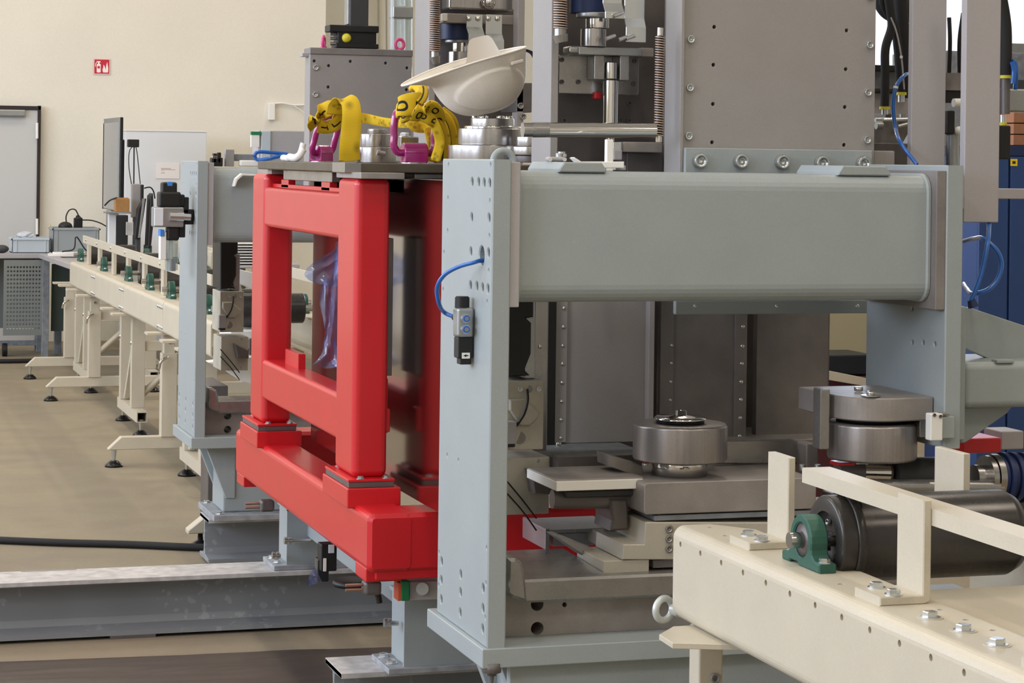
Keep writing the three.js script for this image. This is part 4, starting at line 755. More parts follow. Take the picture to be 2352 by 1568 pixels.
// ---- vertical side rolls and their slides in front ----
{
  const z = ZF - 0.16, g = thing('side_roll_slide', 'dark steel slide block carrying a fat vertical roll with chrome cap', 'roll unit', onZ(1660, 1190, z));
  const zb = z + 0.02, z2r = ZF - 0.46, p = (x, y, zz = zb) => { const q = onZ(x, y, zz); return [q.x, q.y]; };
  const a = bz(1480, 1103, 1875, 1175, zb, 0.32);
  part(g, 'slide_block', ext(rr(a[0], a[1], a[2], a[3], 0.008, 3), 'z', zb - 0.34, zb, [], 0.002), M.steelRaw);
  B(g, 'slide_strip', 1503, 1177, 1900, 1189, zb - 0.005, 0.2, M.primerGrey, 0.002); put(g, 'bore', domeGeo(0.004), M.hole, onZ(1514, 1178, zb - 0.006), 'z');
  // cover with round corner behind
  const zc = zb - 0.26; part(g, 'curved_cover', ext([[1640, 1066], [1852, 1066], [1848, 1034], [1836, 1014], [1822, 1009], [1640, 1011]].map(([x, y]) => p(x, y, zc)), 'z', zc - 0.02, zc, [], 0.004), M.steel);
  for (const x of [1843, 1878]) disc(g, 'stud', x, 1066, 1082, 7.5, zb - 0.12, M.zincMatte, 16);
  B(g, 'rear_block', 1852, 1020, 1880, 1090, zb - 0.2, 0.1, M.steelRaw, 0.004); B(g, 'recess_shade', 1280, 1046, 1476, 1076, z2r, 0.04, M.darkSteel, 0.002);  // last block is put in dark to paint the shade of a recess
  const zr = zb - 0.12;
  const c = onZ(1562, 1010, zr), k = pxm(zr);
  const yy = y => onZ(1562, y, zr).y;
  part(g, 'side_roll', lathe([[0, yy(1054)], [99 * k, yy(1054)], [102 * k, yy(1050)], [102 * k, yy(977)], [98 * k, yy(971)], [60 * k, yy(971)], [0, yy(971)]], V(c.x, 0, c.z), 64), M.rollSteel ??= mk('rollSteel', 0xbab4b2, 0.34, 0.8, { map: T.streak }));
  part(g, 'seal_ring', lathe([[0, yy(971)], [52 * k, yy(971)], [52 * k, yy(962)], [0, yy(962)]], V(c.x, 0, c.z), 40), M.black);
  part(g, 'roll_cap', lathe([[0, yy(964)], [54 * k, yy(964)], [57 * k, yy(960)], [52 * k, yy(955)], [14 * k, yy(952)], [13 * k, yy(942)], [0, yy(941)]], V(c.x, 0, c.z), 40), M.chrome);
  part(g, 'roll_neck', lathe([[0, yy(1096)], [60 * k, yy(1096)], [60 * k, yy(1058)], [50 * k, yy(1054)], [0, yy(1054)]], V(c.x, 0, c.z), 40), M.chrome);
  put(g, 'screw', socketGeo(0.007), M.zinc, onZ(1481, 1068, zr));
  // neighbouring sliding plates
  const z2 = zb - 0.06;
  part(g, 'side_wedge', ext([[1400, 1046], [1475, 1068], [1482, 1100], [1402, 1072]].map(([x, y]) => p(x, y, z2 - 0.1)).reverse(), 'z', z2 - 0.2, z2 - 0.1, [], 0.002), M.steelRaw);
  part(g, 'white_plate', box(bz(1278, 1103, 1478, 1125, z2, 0.24), 0.002), M.white, 'white edge of the sliding plate');
  part(g, 'slide_table', box(bz(1276, 1098, 1478, 1106, z2 - 0.012, 0.22), 0.002), M.steelRaw);
  part(g, 'under_roll', cyl(onZ(1268, 1146, z2 - 0.06), onZ(1474, 1146, z2 - 0.06), 20 * k, 20 * k, 28), M.darkSteel);
  part(g, 'under_bar', box(bz(1300, 1126, 1476, 1140, z2 - 0.02, 0.1), 0.004), M.darkGrey);
  part(g, 'cast_arm', ext([[1410, 1150], [1452, 1150], [1454, 1178], [1454, 1222], [1412, 1224], [1416, 1200]].map(([x, y]) => p(x, y, z2)).reverse(), 'z', z2 - 0.16, z2 - 0.03, [], 0.006), M.darkSteel);
}
{
  const z = ZF - 0.14, g = thing('slide_bed', 'cream stepped slide bed with three recessed screws above the drip tray', 'machine bed', onZ(1400, 1318, z));
  const p = (x, y, zz = z) => { const q = onZ(x, y, zz); return [q.x, q.y]; };
  const cast = M.bedPaint ??= mk('bedPaint', 0xc9c3b4, 0.5, 0.2, { map: T.paint });
  part(g, 'bed_plate', ext([[1432, 1250], [1480, 1250], [1482, 1199], [1900, 1200], [1900, 1285], [1430, 1285]].map(([x, y]) => p(x, y)).reverse(), 'z', z - 0.2, z, [], 0.002), cast);
  part(g, 'bed_block', box(bz(1386, 1286, 1491, 1315, z - 0.005, 0.2), 0.002), cast); part(g, 'bed_block', box(bz(1500, 1278, 1900, 1296, z - 0.03, 0.15), 0.002), M.taupe);
  for (const y of [1214, 1237, 1259]) { const m = part(g, 'recess', cyl(onZ(1536, y, z - 0.004), onZ(1536, y, z + 0.0005), 0.0115, 0.0115, 20), M.hole); put(m, 'screw', socketGeo(0.009), M.steel, onZ(1536, y, z + 0.0005), 'z'); }
  // aluminium channel and skewed slide in front of the red beam
  const zc = z - 0.42;
  part(g, 'channel_rail', merge([box(bz(1253, 1214, 1420, 1222, zc, 0.2), 0.001), box(bz(1270, 1222, 1420, 1252, zc - 0.03, 0.1), 0.002), box(bz(1253, 1214, 1262, 1262, zc, 0.2), 0.001)]), M.zincMatte);
  part(g, 'rail_block', box(bz(1376, 1222, 1425, 1254, zc + 0.06, 0.1), 0.003), M.steelRaw); part(g, 'rail_screw', cyl(onZ(1400, 1224, zc + 0.04), onZ(1400, 1211, zc + 0.04), 0.015), M.darkSteel);
  part(g, 'oval_slot', cyl(onZ(1320, 1219, zc - 0.001), onZ(1320, 1219, zc + 0.001), 0.004), M.hole);
  const SK = onZ(1400, 1319, ZF - 0.145).y + 0.0012, q0 = onZ(1166, 1249, z - 0.35), q1 = onZ(1380, 1320, z - 0.02);
  part(g, 'bed_skin', ext([[z + 0.02, SK], [z + 0.02, SK + 0.006], [z - 0.3, SK + 0.014], [z - 0.3, SK]], 'x', XP + PT + 0.003, onZ(1384, 1300, z).x, [], 0.001), M.steel);
  part(g, 'bed_rib', ext([[1262, 1225], [1278, 1225], [1380, 1266], [1370, 1278], [1330, 1272]].map(([x, y]) => p(x, y, z - 0.2)).reverse(), 'z', z - 0.24, z - 0.16, [], 0.004), M.taupe);
}
{ // second side roll with yoke on the right column
  const z = ZF - 0.1, g = thing('side_roll_yoke', 'thick steel yoke holding a vertical roll against the right column', 'roll unit', onZ(2010, 1060, z));
  const k = pxm(z - 0.05), c = onZ(2003, 1010, z - 0.05), yy = y => onZ(2003, y, z - 0.05).y;
  part(g, 'side_roll', lathe([[0, yy(1052)], [96 * k, yy(1052)], [99 * k, yy(1046)], [99 * k, yy(974)], [95 * k, yy(967)], [0, yy(967)]], V(c.x, 0, c.z), 64), M.rollSteel);
  part(g, 'seal_ring', lathe([[0, yy(967)], [80 * k, yy(967)], [80 * k, yy(955)], [0, yy(955)]], V(c.x, 0, c.z), 40), M.black);
  // yoke plate: round nose towards the roll
  const yA = yy(957), yB = yy(904), o = []; const R = 99 * k;
  for (let i = 0; i <= 16; i++) { const a = (180 - 100 * i / 16) * Math.PI / 180; o.push([c.x + R * Math.cos(a), c.z + R * Math.sin(a)]); }
  o.push([XR - 0.004, c.z + R * 0.86], [XR - 0.004, c.z - 0.2], [c.x - R, c.z - 0.2]);
  part(g, 'yoke_plate', ext(o, 'y', yA, yB, [], 0.003), M.steelRaw);
  part(g, 'yoke_step', box([onZ(2104, 980, z + 0.02).x, XR - 0.004, onZ(2130, 1003, z + 0.03).y, yA + 0.01, z - 0.05, z + 0.04], 0.003), M.steel);
  B(g, 'yoke_side', 1884, 893, 1906, 1032, z - 0.03, 0.045, M.steel, 0.003);
  disc(g, 'pivot_bolt', 2000, 898, 908, 9, z + 0.03, M.chrome, 20); disc(g, 'pivot_nut', 1972, 888, 898, 10, z - 0.1, M.chrome, 6); disc(g, 'washer', 2000, 907, 910, 22, z + 0.03, M.steel);
  const s = thing('sensor_plate', 'cream sensor cover with two screws on the right column', 'sensor', onZ(2155, 1018, ZF + 0.03));
  part(s, 'cover', box(bz(2138, 950, 2166, 1012, ZF + 0.03, 0.03), 0.003), M.white); screwsZ(s, [[2146, 953], [2160, 956]], ZF + 0.03, 0.0045, M.darkSteel); part(s, 'bracket', box(bz(2160, 948, 2180, 954, ZF + 0.02, 0.02), 0.001), M.steel);
  part(s, 'holder', box([onZ(2166, 980, ZF + 0.02).x, XR + 0.02, onZ(2155, 1005, ZF).y, onZ(2155, 955, ZF).y, ZF, ZF + 0.018], 0.002), M.grey);
}
{ // drive shaft parts under the yoke and at the right edge
  const z = ZF - 0.1, g = thing('drive_shaft', 'dark and chrome drive shaft with ringed coupling and blue bellows', 'shaft', onZ(2100, 1150, z));
  part(g, 'shaft', cyl(onZ(1922, 1083, z - 0.08), onZ(2042, 1086, z - 0.08), 0.026), M.darkSteel); part(g, 'shaft_ring', cyl(onZ(1978, 1084, z - 0.08), onZ(2036, 1086, z - 0.08), 0.029), M.chrome);
  part(g, 'tube', cyl(onZ(1960, 1116, z + 0.02), onZ(2300, 1120, z + 0.02), 0.0185), M.steel);
  part(g, 'round_housing', cyl(onZ(2046, 1094, z - 0.09), onZ(2160, 1094, z - 0.09), 0.05, 0.05, 36), M.darkGrey);
  const cp = (x0, x1, r, mat, n) => part(g, n, cyl(onZ(x0, 1096, z - 0.02), onZ(x1, 1096, z - 0.02), r, r, 40), mat);
  cp(2236, 2262, 0.032, M.turned, 'coupling'); cp(2260, 2272, 0.056, M.turned, 'coupling_ring'); cp(2274, 2288, 0.06, M.turned, 'coupling_ring');
  for (let i = 0; i < 8; i++) cp(2288 + i * 11, 2297 + i * 11, i % 2 ? 0.064 : 0.056, M.navy, 'bellows_fold');
  B(g, 'red_block', 2212, 1006, 2300, 1040, z - 0.35, 0.2, M.red, 0.004); B(g, 'pale_block', 2300, 990, 2352, 1032, z - 0.4, 0.1, M.taupePale, 0.004); B(g, 'bearing', 1925, 1062, 1965, 1070, z - 0.06, 0.05, M.red, 0.002);
  B(g, 'small_tab', 1967, 1058, 1996, 1066, z - 0.06, 0.05, M.white, 0.002); B(g, 'bed', 1925, 1130, 2420, 1180, z - 0.03, 0.1, M.darkSteel, 0.003);
}
{ // grey outrigger on the right column
  const z = ZF - 0.2, g = thing('outrigger_arm', 'grey welded outrigger arm with sloping gusset right of the column', 'machine frame', onZ(2290, 940, z));
  const p = (x, y, zz = z) => { const q = onZ(x, y, zz); return [q.x, q.y]; };
  part(g, 'gusset', ext([[2214, 706], [2228, 706], [2480, 790], [2480, 838], [2290, 832], [2216, 800]].map(([x, y]) => p(x, y)).reverse(), 'z', z - 0.02, z, [], 0.002), M.grey);
  part(g, 'arm', box(bz(2214, 831, 2480, 936, z + 0.12, 0.26), 0.02), M.grey); part(g, 'bracket', ext([[2212, 936], [2330, 934], [2318, 950], [2222, 1018], [2212, 1018]].map(([x, y]) => p(x, y, z + 0.06)).reverse(), 'z', z + 0.03, z + 0.05, [], 0.003), M.grey);
  part(g, 'edge_plate', box(bz(2204, 704, 2218, 1010, z + 0.13, 0.3), 0.003), M.grey); part(g, 'weld_pad', box(bz(2290, 826, 2330, 834, z + 0.12, 0.03), 0.002), M.grey);
}

// ================= on top of the red stand: hubs, lifting rings, slings, helmet =================
const YT = onX(800, 374, RX - 0.015).y;
{
  const z = -6.25, g = thing('roll_hub', 'stacked bright turned hub discs beneath the white helmet', 'hub', V(onZ(1130, 330, z).x, YT, z));
  const k = pxm(z), yy = y => onZ(1130, y, z).y, c = V(onZ(1130, 330, z).x, 0, z);
  const d = (n, r, y0, y1, mat) => part(g, n, stack([[r * k, Math.max(yy(y1), YT), yy(y0)]], c, 56), mat);
  d('hub_base', 92, 334, 368, M.turned); d('hub_ring', 71, 296, 334, M.turned); d('hub_top', 46, 272, 296, M.turned); d('hub_collar', 60, 290, 297, M.chrome);
  for (let i = 0; i < 6; i++) { const a = i * Math.PI / 3 + 0.35; put(g, 'hub_screw', socketGeo(0.01), M.chrome, V(c.x + 36 * k * Math.cos(a), yy(272), c.z + 36 * k * Math.sin(a))); }
  const h = thing('roll_hub', 'small bright turned hub at the end of the tie rod', 'hub', V(onZ(1222, 340, z + 0.17).x, YT, z + 0.17));
  const c2 = V(onZ(1222, 340, z + 0.17).x, 0, z + 0.17), d2 = (n, r, y0, y1, mat) => part(h, n, stack([[r * k, Math.max(yy(y1), YT - 0.0), yy(y0)]], c2, 44), mat);
  d2('hub_base', 41, 336, 356, M.turned); d2('hub_ring', 33, 314, 336, M.turned); d2('hub_foot', 36, 356, 372, M.darkSteel);
  put(h, 'hub_screw', hexGeo(0.012), M.chrome, V(c2.x + 0.005, yy(314), c2.z));
  const z3 = -7.25, n = thing('roll_hub', 'bright turned hub between the two magenta lifting rings', 'hub', V(onZ(866, 340, z3).x, YT, z3));
  const c3 = V(onZ(866, 340, z3).x, 0, z3), k3 = pxm(z3), y3 = y => onZ(866, y, z3).y;
  part(n, 'hub_base', stack([[44 * k3, YT, y3(338)]], c3, 44), M.turned); part(n, 'hub_ring', stack([[36 * k3, y3(338), y3(308)]], c3, 44), M.turned); part(n, 'hub_top', stack([[20 * k3, y3(308), y3(296)]], c3, 30), M.steel);
  const z4 = -6.95, b = thing('stop_block', 'bright bolted stop block seen through the magenta bail', 'block', V(onZ(942, 340, z4).x, YT, z4));
  part(b, 'body', box(bz(920, 314, 962, 372, z4, 0.06), 0.003), M.turned); put(b, 'bolt', hexGeo(0.015), M.zinc, V(onZ(934, 314, z4).x, onZ(934, 314, z4).y, z4 - 0.03));
  part(b, 'clamp_screw', cyl(onZ(866, 350, -6.7), onZ(884, 354, -6.7), 0.008), M.steel);
}
// magenta swivel lifting rings
function liftRing(label, cx, cz, yaw, lean) {
  const p = onZ(cx, 367, cz), g = thing('lifting_ring', label, 'lifting ring', V(p.x, YT, p.z)); g.rotation.y = yaw;
  const k = pxm(cz), L = (n, geo, mat) => { const m = new THREE.Mesh(uvm(geo), mat); m.name = n; g.add(m); return m; };
  const w = 0.0565, r = 0.0105;
  L('body', merge([lathe([[0, -0.033], [0.024, -0.033], [0.026, -0.03], [0.026, 0.03], [0.024, 0.033], [0, 0.033]], V(0, 0.03, 0), 28, V(1, 0, 0)), box([-0.033, 0.033, 0.002, 0.03, -0.026, 0.026], 0.004)]), M.magenta);
  L('washer', cyl(V(0, 0, 0), V(0, 0.003, 0), 0.036, 0.036, 28), M.zinc);
  const pts = [V(-0.03, 0.03, 0), V(-w * 0.8, 0.03, 0), V(-w, 0.045, 0), V(-w, 0.075, 0), V(-w, 0.11, 0), V(-w * 0.85, 0.138, 0), V(-w * 0.4, 0.155, 0), V(0, 0.158, 0), V(w * 0.4, 0.155, 0), V(w * 0.85, 0.138, 0), V(w, 0.11, 0), V(w, 0.075, 0), V(w, 0.045, 0), V(w * 0.8, 0.03, 0), V(0.03, 0.03, 0)].map(q => { const a = lean; const y = q.y - 0.03; return V(q.x, 0.03 + y * Math.cos(a), y * Math.sin(a)); });
  L('bail', tube(pts, r, 80, 14), M.magenta);
  return g;
}
liftRing('magenta lifting ring seen nearly edge on under the short sling', 738, -7.3, 0.72, 0.3);
liftRing('magenta lifting ring seen full face with a D marked sling', 951, -6.62, 0.05, 0.0).scale.setScalar(1.12);
// flat webbing: a band swept along points with its own width direction
function band(pts, wd, wid, th = 0.004, n = 60) {
  const c = new THREE.CatmullRomCurve3(pts), pos = [], nor = [], uv = [], idx = []; const wc = Array.isArray(wd) ? new THREE.CatmullRomCurve3(wd) : null;
  const len = c.getLength();
  for (let i = 0; i <= n; i++) {
    const t = i / n, p = c.getPoint(t), tg = c.getTangent(t), w = (wc ? wc.getPoint(t) : wd.clone()); w.addScaledVector(tg, -w.dot(tg)).normalize();
    const nn = new THREE.Vector3().crossVectors(tg, w).normalize(), W2 = (typeof wid === 'function' ? wid(t) : wid) / 2;
    const cs = [[-1, 1], [-0.5, 1.25], [0, 1.3], [0.5, 1.25], [1, 1], [1, -1], [0, -1.3], [-1, -1]];
    for (const [a, b] of cs) { const q = p.clone().addScaledVector(w, a * W2).addScaledVector(nn, b * th / 2); pos.push(q.x, q.y, q.z); uv.push(b > 0 ? (a + 1) / 2 : (1 - a) / 2, t * len / (2 * W2)); }
  }
  const m = 8; for (let i = 0; i < n; i++) for (let j = 0; j < m; j++) { const a = i * m + j, b = i * m + (j + 1) % m, d = a + m, e = b + m; idx.push(a, b, d, b, e, d); }
  for (const o of [0, n * m]) for (let j = 1; j < m - 1; j++) o ? idx.push(o, o + j, o + j + 1) : idx.push(o, o + j + 1, o + j);
  const g = new THREE.BufferGeometry(); g.setAttribute('position', new THREE.Float32BufferAttribute(pos, 3)); g.setAttribute('uv', new THREE.Float32BufferAttribute(uv, 2)); g.setIndex(idx); g.computeVertexNormals(); g.userData.keepUv = true; return g;
}
function slingTex(txt) {                        // woven yellow webbing with black print
  const c = document.createElement('canvas'); c.width = 256; c.height = 1024; const k = c.getContext('2d');
  k.fillStyle = '#d8b417'; k.fillRect(0, 0, 256, 1024);
  for (let y = 0; y < 1024; y += 6) { k.fillStyle = y % 12 ? 'rgba(255,225,90,0.25)' : 'rgba(120,90,0,0.18)'; k.fillRect(0, y, 256, 3); }
  for (let x = 0; x < 256; x += 16) { k.fillStyle = 'rgba(90,70,0,0.12)'; k.fillRect(x, 0, 5, 1024); }
  k.fillStyle = '#1a1712'; k.font = 'bold 210px sans-serif'; k.textAlign = 'center'; k.textBaseline = 'middle';
  txt.forEach((s, i) => { k.save(); k.translate(128, 130 + i * 255); k.rotate(0); k.fillText(s, 0, 0); k.restore(); });
  const t = new THREE.CanvasTexture(c); t.colorSpace = THREE.SRGBColorSpace; t.wrapS = t.wrapT = THREE.RepeatWrapping; t.repeat.set(1, 0.25); return t;
}
const slingPrint = new THREE.MeshStandardMaterial({ map: slingTex(['L', 'T', 'L', 'T']), roughness: 0.85, side: THREE.DoubleSide });
const slingD = new THREE.MeshStandardMaterial({ map: slingTex(['D', 'O', 'D', 'O']), roughness: 0.85, side: THREE.DoubleSide });
function stripes() { const c = document.createElement('canvas'); c.width = 128; c.height = 128; const k = c.getContext('2d'); k.fillStyle = '#c9a416'; k.fillRect(0, 0, 128, 128); k.fillStyle = '#2a2412'; k.fillRect(52, 0, 26, 128); for (let y = 0; y < 128; y += 6) { k.fillStyle = 'rgba(80,60,0,0.15)'; k.fillRect(0, y, 128, 3); } const t = new THREE.CanvasTexture(c); t.colorSpace = THREE.SRGBColorSpace; t.wrapS = t.wrapT = THREE.RepeatWrapping; return t; }
const slingStripe = new THREE.MeshStandardMaterial({ map: stripes(), roughness: 0.85, side: THREE.DoubleSide });
const slingPlain = new THREE.MeshStandardMaterial({ map: (() => { const c = document.createElement('canvas'); c.width = 256; c.height = 1024; const k = c.getContext('2d'); k.fillStyle = '#ddb91b'; k.fillRect(0, 0, 256, 1024); for (let y = 0; y < 1024; y += 6) { k.fillStyle = y % 12 ? 'rgba(255,225,90,0.22)' : 'rgba(120,90,0,0.16)'; k.fillRect(0, y, 256, 3); } for (let i = 0; i < 9; i++) { const x = rnd() * 256, y = rnd() * 1024; const gr = k.createRadialGradient(x, y, 2, x, y, 40 + rnd() * 50); gr.addColorStop(0, 'rgba(70,55,20,0.4)'); gr.addColorStop(1, 'rgba(70,55,20,0)'); k.fillStyle = gr; k.fillRect(0, 0, 256, 1024); } const t = new THREE.CanvasTexture(c); t.colorSpace = THREE.SRGBColorSpace; t.wrapS = t.wrapT = THREE.RepeatWrapping; t.repeat.set(1, 0.25); return t; })(), roughness: 0.85, side: THREE.DoubleSide });
{
  const g = thing('lifting_sling', 'dirty yellow flat sling hanging from the edge-on magenta ring', 'sling', V(onZ(800, 370, -7.1).x, YT, -7.1));
  const q = (x, y, z) => onZ(x, y, z);
  // loop wound round the bail, printed
  part(g, 'printed_loop', band([q(727, 288, -7.14), q(722, 274, -7.1), q(738, 258, -7.1), q(764, 247, -7.08), q(782, 252, -7.1), q(776, 272, -7.12)], V(0.5, 0.72, 0.3), t => 0.058 - 0.012 * t, 0.005, 40), slingPrint);
  part(g, 'printed_loop', band([q(731, 290, -7.12), q(752, 292, -7.12), q(772, 284, -7.1), q(790, 262, -7.1), q(798, 240, -7.1)], V(-0.3, 0.8, 0.5), 0.046, 0.005, 40), slingPrint);
  part(g, 'hanging_end', band([q(768, 262, -7.08), q(774, 240, -7.06), q(790, 228, -7.04), q(803, 234, -7.02), q(808, 262, -7.0), q(806, 300, -7.0), q(803, 340, -7.0), q(803, 369, -7.01)], [V(0.55, 0.6, 0.4), V(0.8, 0.3, 0.3), V(1, 0, 0.12), V(1, 0, 0.05), V(1, 0, 0.05)], t => 0.05 + 0.018 * t, 0.005, 70), slingPlain);
  part(g, 'connecting_band', band([q(812, 268, -7.05), q(840, 272, -7.02), q(880, 280, -6.95), q(920, 284, -6.88), q(962, 284, -6.8)], V(0, 1, 0.25), t => 0.034 - 0.01 * t, 0.004, 30), slingPlain);
}
{
  const g = thing('lifting_sling', 'yellow sling with black D print bundled on the full-face ring', 'sling', V(onZ(985, 370, -6.6).x, YT, -6.6));
  const q = (x, y, z) => onZ(x, y, z);
  part(g, 'printed_loop', band([q(914, 256, -6.56), q(922, 246, -6.54), q(938, 240, -6.53), q(955, 236, -6.53), q(966, 228, -6.56)], V(0.28, 0.95, 0.1), t => 0.052 + 0.014 * Math.sin(t * 3), 0.012, 40), slingD);
  part(g, 'printed_loop', band([q(922, 270, -6.58), q(940, 262, -6.55), q(962, 262, -6.54), q(985, 272, -6.53), q(1004, 284, -6.56)], V(0.1, 0.9, 0.2), 0.036, 0.012, 40), slingD);
  part(g, 'printed_loop', band([q(955, 275, -6.54), q(968, 252, -6.51), q(985, 244, -6.51), q(1002, 256, -6.53), q(1008, 280, -6.56)], V(0.75, 0.5, 0.3), 0.042, 0.01, 40), slingD);
  part(g, 'twist', band([q(948, 236, -6.55), q(962, 222, -6.54), q(968, 208, -6.55), q(958, 198, -6.58), q(950, 206, -6.6)], V(0.8, 0.35, 0.4), 0.034, 0.012, 36), slingPlain);
  part(g, 'twist', band([q(962, 236, -6.52), q(972, 222, -6.52), q(974, 206, -6.54), q(966, 196, -6.58)], V(0.9, 0.2, 0.4), 0.026, 0.01, 30), slingStripe);
  part(g, 'rear_band', band([q(944, 272, -6.72), q(952, 288, -6.72), q(976, 292, -6.72), q(1000, 290, -6.7)], V(0, 1, 0.1), 0.036, 0.005, 24), slingPlain);
  for (let i = 0; i < 6; i++) part(g, 'hanging_fold', band([q(984 + i * 6, 262 - i * 2, -6.55 - i * 0.012), q(1000 + i * 8, 290 - i * 3, -6.54 - i * 0.014), q(1010 + i * 8, 325, -6.55 - i * 0.016), q(1000 + i * 8 + (i % 2) * 8, 369, -6.56 - i * 0.016)], V(1, 0.15, 0.5 - i * 0.12), 0.03 - (i % 3) * 0.003, 0.006, 30), i % 2 ? slingStripe : slingPlain);
  part(g, 'hanging_fold', band([q(985, 292, -6.66), q(992, 320, -6.66), q(994, 350, -6.66), q(990, 371, -6.66)], V(1, 0, 0.1), 0.034, 0.005, 24), slingPlain);
}
{ // safety helmet, upside down
  const z = -6.22, c = onZ(1096, 165, z), k = pxm(z), g = thing('safety_helmet', 'white scuffed safety helmet lying upside down on the hub', 'helmet', c);
  const nU = 150, nV = 56, th = 0.0035;
  // local frame: +x back of the head, opening at y = 0, crown below
  const bumpAt = (a, t) => { const u = Math.cos(a), s = Math.abs(Math.sin(a)); const d = Math.hypot((u + 0.02) / 0.86, (t - 0.42) / 0.3); return s > 0.2 ? 0.005 * (1 - THREE.MathUtils.smoothstep(d, 0.92, 1.0)) * THREE.MathUtils.smoothstep(s, 0.2, 0.42) : 0; };
  const shellPt = (a, t, off) => {              // t 0 rim .. 1 crown
    const ph = t * Math.PI / 2, cr = Math.cos(ph), sr = Math.sin(ph);
    const ca = Math.cos(a), sa = Math.sin(a);
    const fw = ca < 0 ? 0.155 : 0.142, hw = 0.108;
    const pw = Math.pow(Math.max(cr, 0), 0.72);
    const x = ca * fw * pw, zz = sa * hw * pw, y = -0.16 * Math.pow(sr, 0.95);
    const n = V(ca * cr / fw, -sr / 0.15, sa * cr / hw).normalize();
    const p = V(x, y, zz).addScaledVector(n, off + bumpAt(a, t) - th);
    const fl = Math.pow(Math.max(0, 1 - t / 0.2), 1.6);       // rim flares, the peak reaches forward and droops
    const pk = Math.pow(Math.max(0, -ca), 2.2);
    p.x -= fl * pk * 0.088; p.y -= fl * (pk * 0.022); p.x += fl * ca * 0.006 * (1 - pk); p.z += fl * sa * 0.012;
    return p;
  };
  const grid = (off, flip) => { const pos = [], idx = []; for (let j = 0; j <= nV; j++) for (let i = 0; i <= nU; i++) { const p = shellPt(i / nU * Math.PI * 2, Math.pow(j / nV, 1.2), off); pos.push(p.x, p.y, p.z); } for (let j = 0; j < nV; j++) for (let i = 0; i < nU; i++) { const a = j * (nU + 1) + i, b = a + 1, d = a + nU + 1, e = d + 1; flip ? idx.push(a, d, b, b, d, e) : idx.push(a, b, d, b, e, d); } const q = new THREE.BufferGeometry(); q.setAttribute('position', new THREE.Float32BufferAttribute(pos, 3)); q.setAttribute('uv', new THREE.Float32BufferAttribute(new Float32Array(pos.length / 3 * 2), 2)); q.setIndex(idx); q.computeVertexNormals(); return q; };
  const L = (n, geo, mat) => { const m = new THREE.Mesh(uvm(geo), mat); m.name = n; g.add(m); return m; };
  L('shell', merge([grid(th, false), grid(0, true)]), M.helmet);
  const rim = []; for (let i = 0; i <= 60; i++) rim.push(shellPt(i / 60 * Math.PI * 2, 0, th / 2)); rim.pop();
  L('rim_edge', new THREE.TubeGeometry(new THREE.CatmullRomCurve3(rim, true), 120, 0.0032, 8, true), M.helmet);
  // ear slot boss on the side facing the camera
  L('slot_boss', box([0.05, 0.088, -0.036, -0.026, 0.106, 0.118], 0.003), M.helmet);
  // harness: head band rising out of the shell at the back and blue strap
  const hb = []; for (let i = 0; i <= 30; i++) { const a = i / 30 * Math.PI * 2; hb.push(V(0.01 + 0.1 * Math.cos(a), 0.0 + 0.0 * Math.cos(a), 0.078 * Math.sin(a))); } hb.pop();
  const headBand = new THREE.BufferGeometry(); { const pos = [], idx = []; const n = 96; for (let i = 0; i <= n; i++) { const a = i / n * Math.PI * 2, x = 0.02 + 0.098 * Math.cos(a), zz = 0.078 * Math.sin(a), up = -0.01 + 0.066 * Math.exp(-Math.pow((a - 5.05) / 0.5, 6)); pos.push(x, -0.05, zz, x * 0.98, up, zz * 0.98); } for (let i = 0; i < n; i++) { const a = i * 2; idx.push(a, a + 1, a + 2, a + 1, a + 3, a + 2); } headBand.setAttribute('position', new THREE.Float32BufferAttribute(pos, 3)); headBand.setAttribute('uv', new THREE.Float32BufferAttribute(new Float32Array(pos.length / 3 * 2), 2)); headBand.setIndex(idx); headBand.computeVertexNormals(); }
  const hm = M.helmetBand = new THREE.MeshStandardMaterial({ color: 0xd6cfc4, roughness: 0.55, side: THREE.DoubleSide });
  L('head_band', headBand, hm);
  const strap = band([V(0.128, -0.004, 0.04), V(0.15, -0.02, 0.045), V(0.158, -0.05, 0.045), V(0.162, -0.078, 0.045)], V(0, 0.1, 1), 0.022, 0.003, 20); L('chin_strap', strap, M.navy);
  g.rotation.set(0, 0.12, 0.26, 'YXZ'); g.updateMatrixWorld(true); const hbx = new THREE.Box3().setFromObject(g, true); g.position.y += onZ(1130, 268, -6.25).y - hbx.min.y;
}

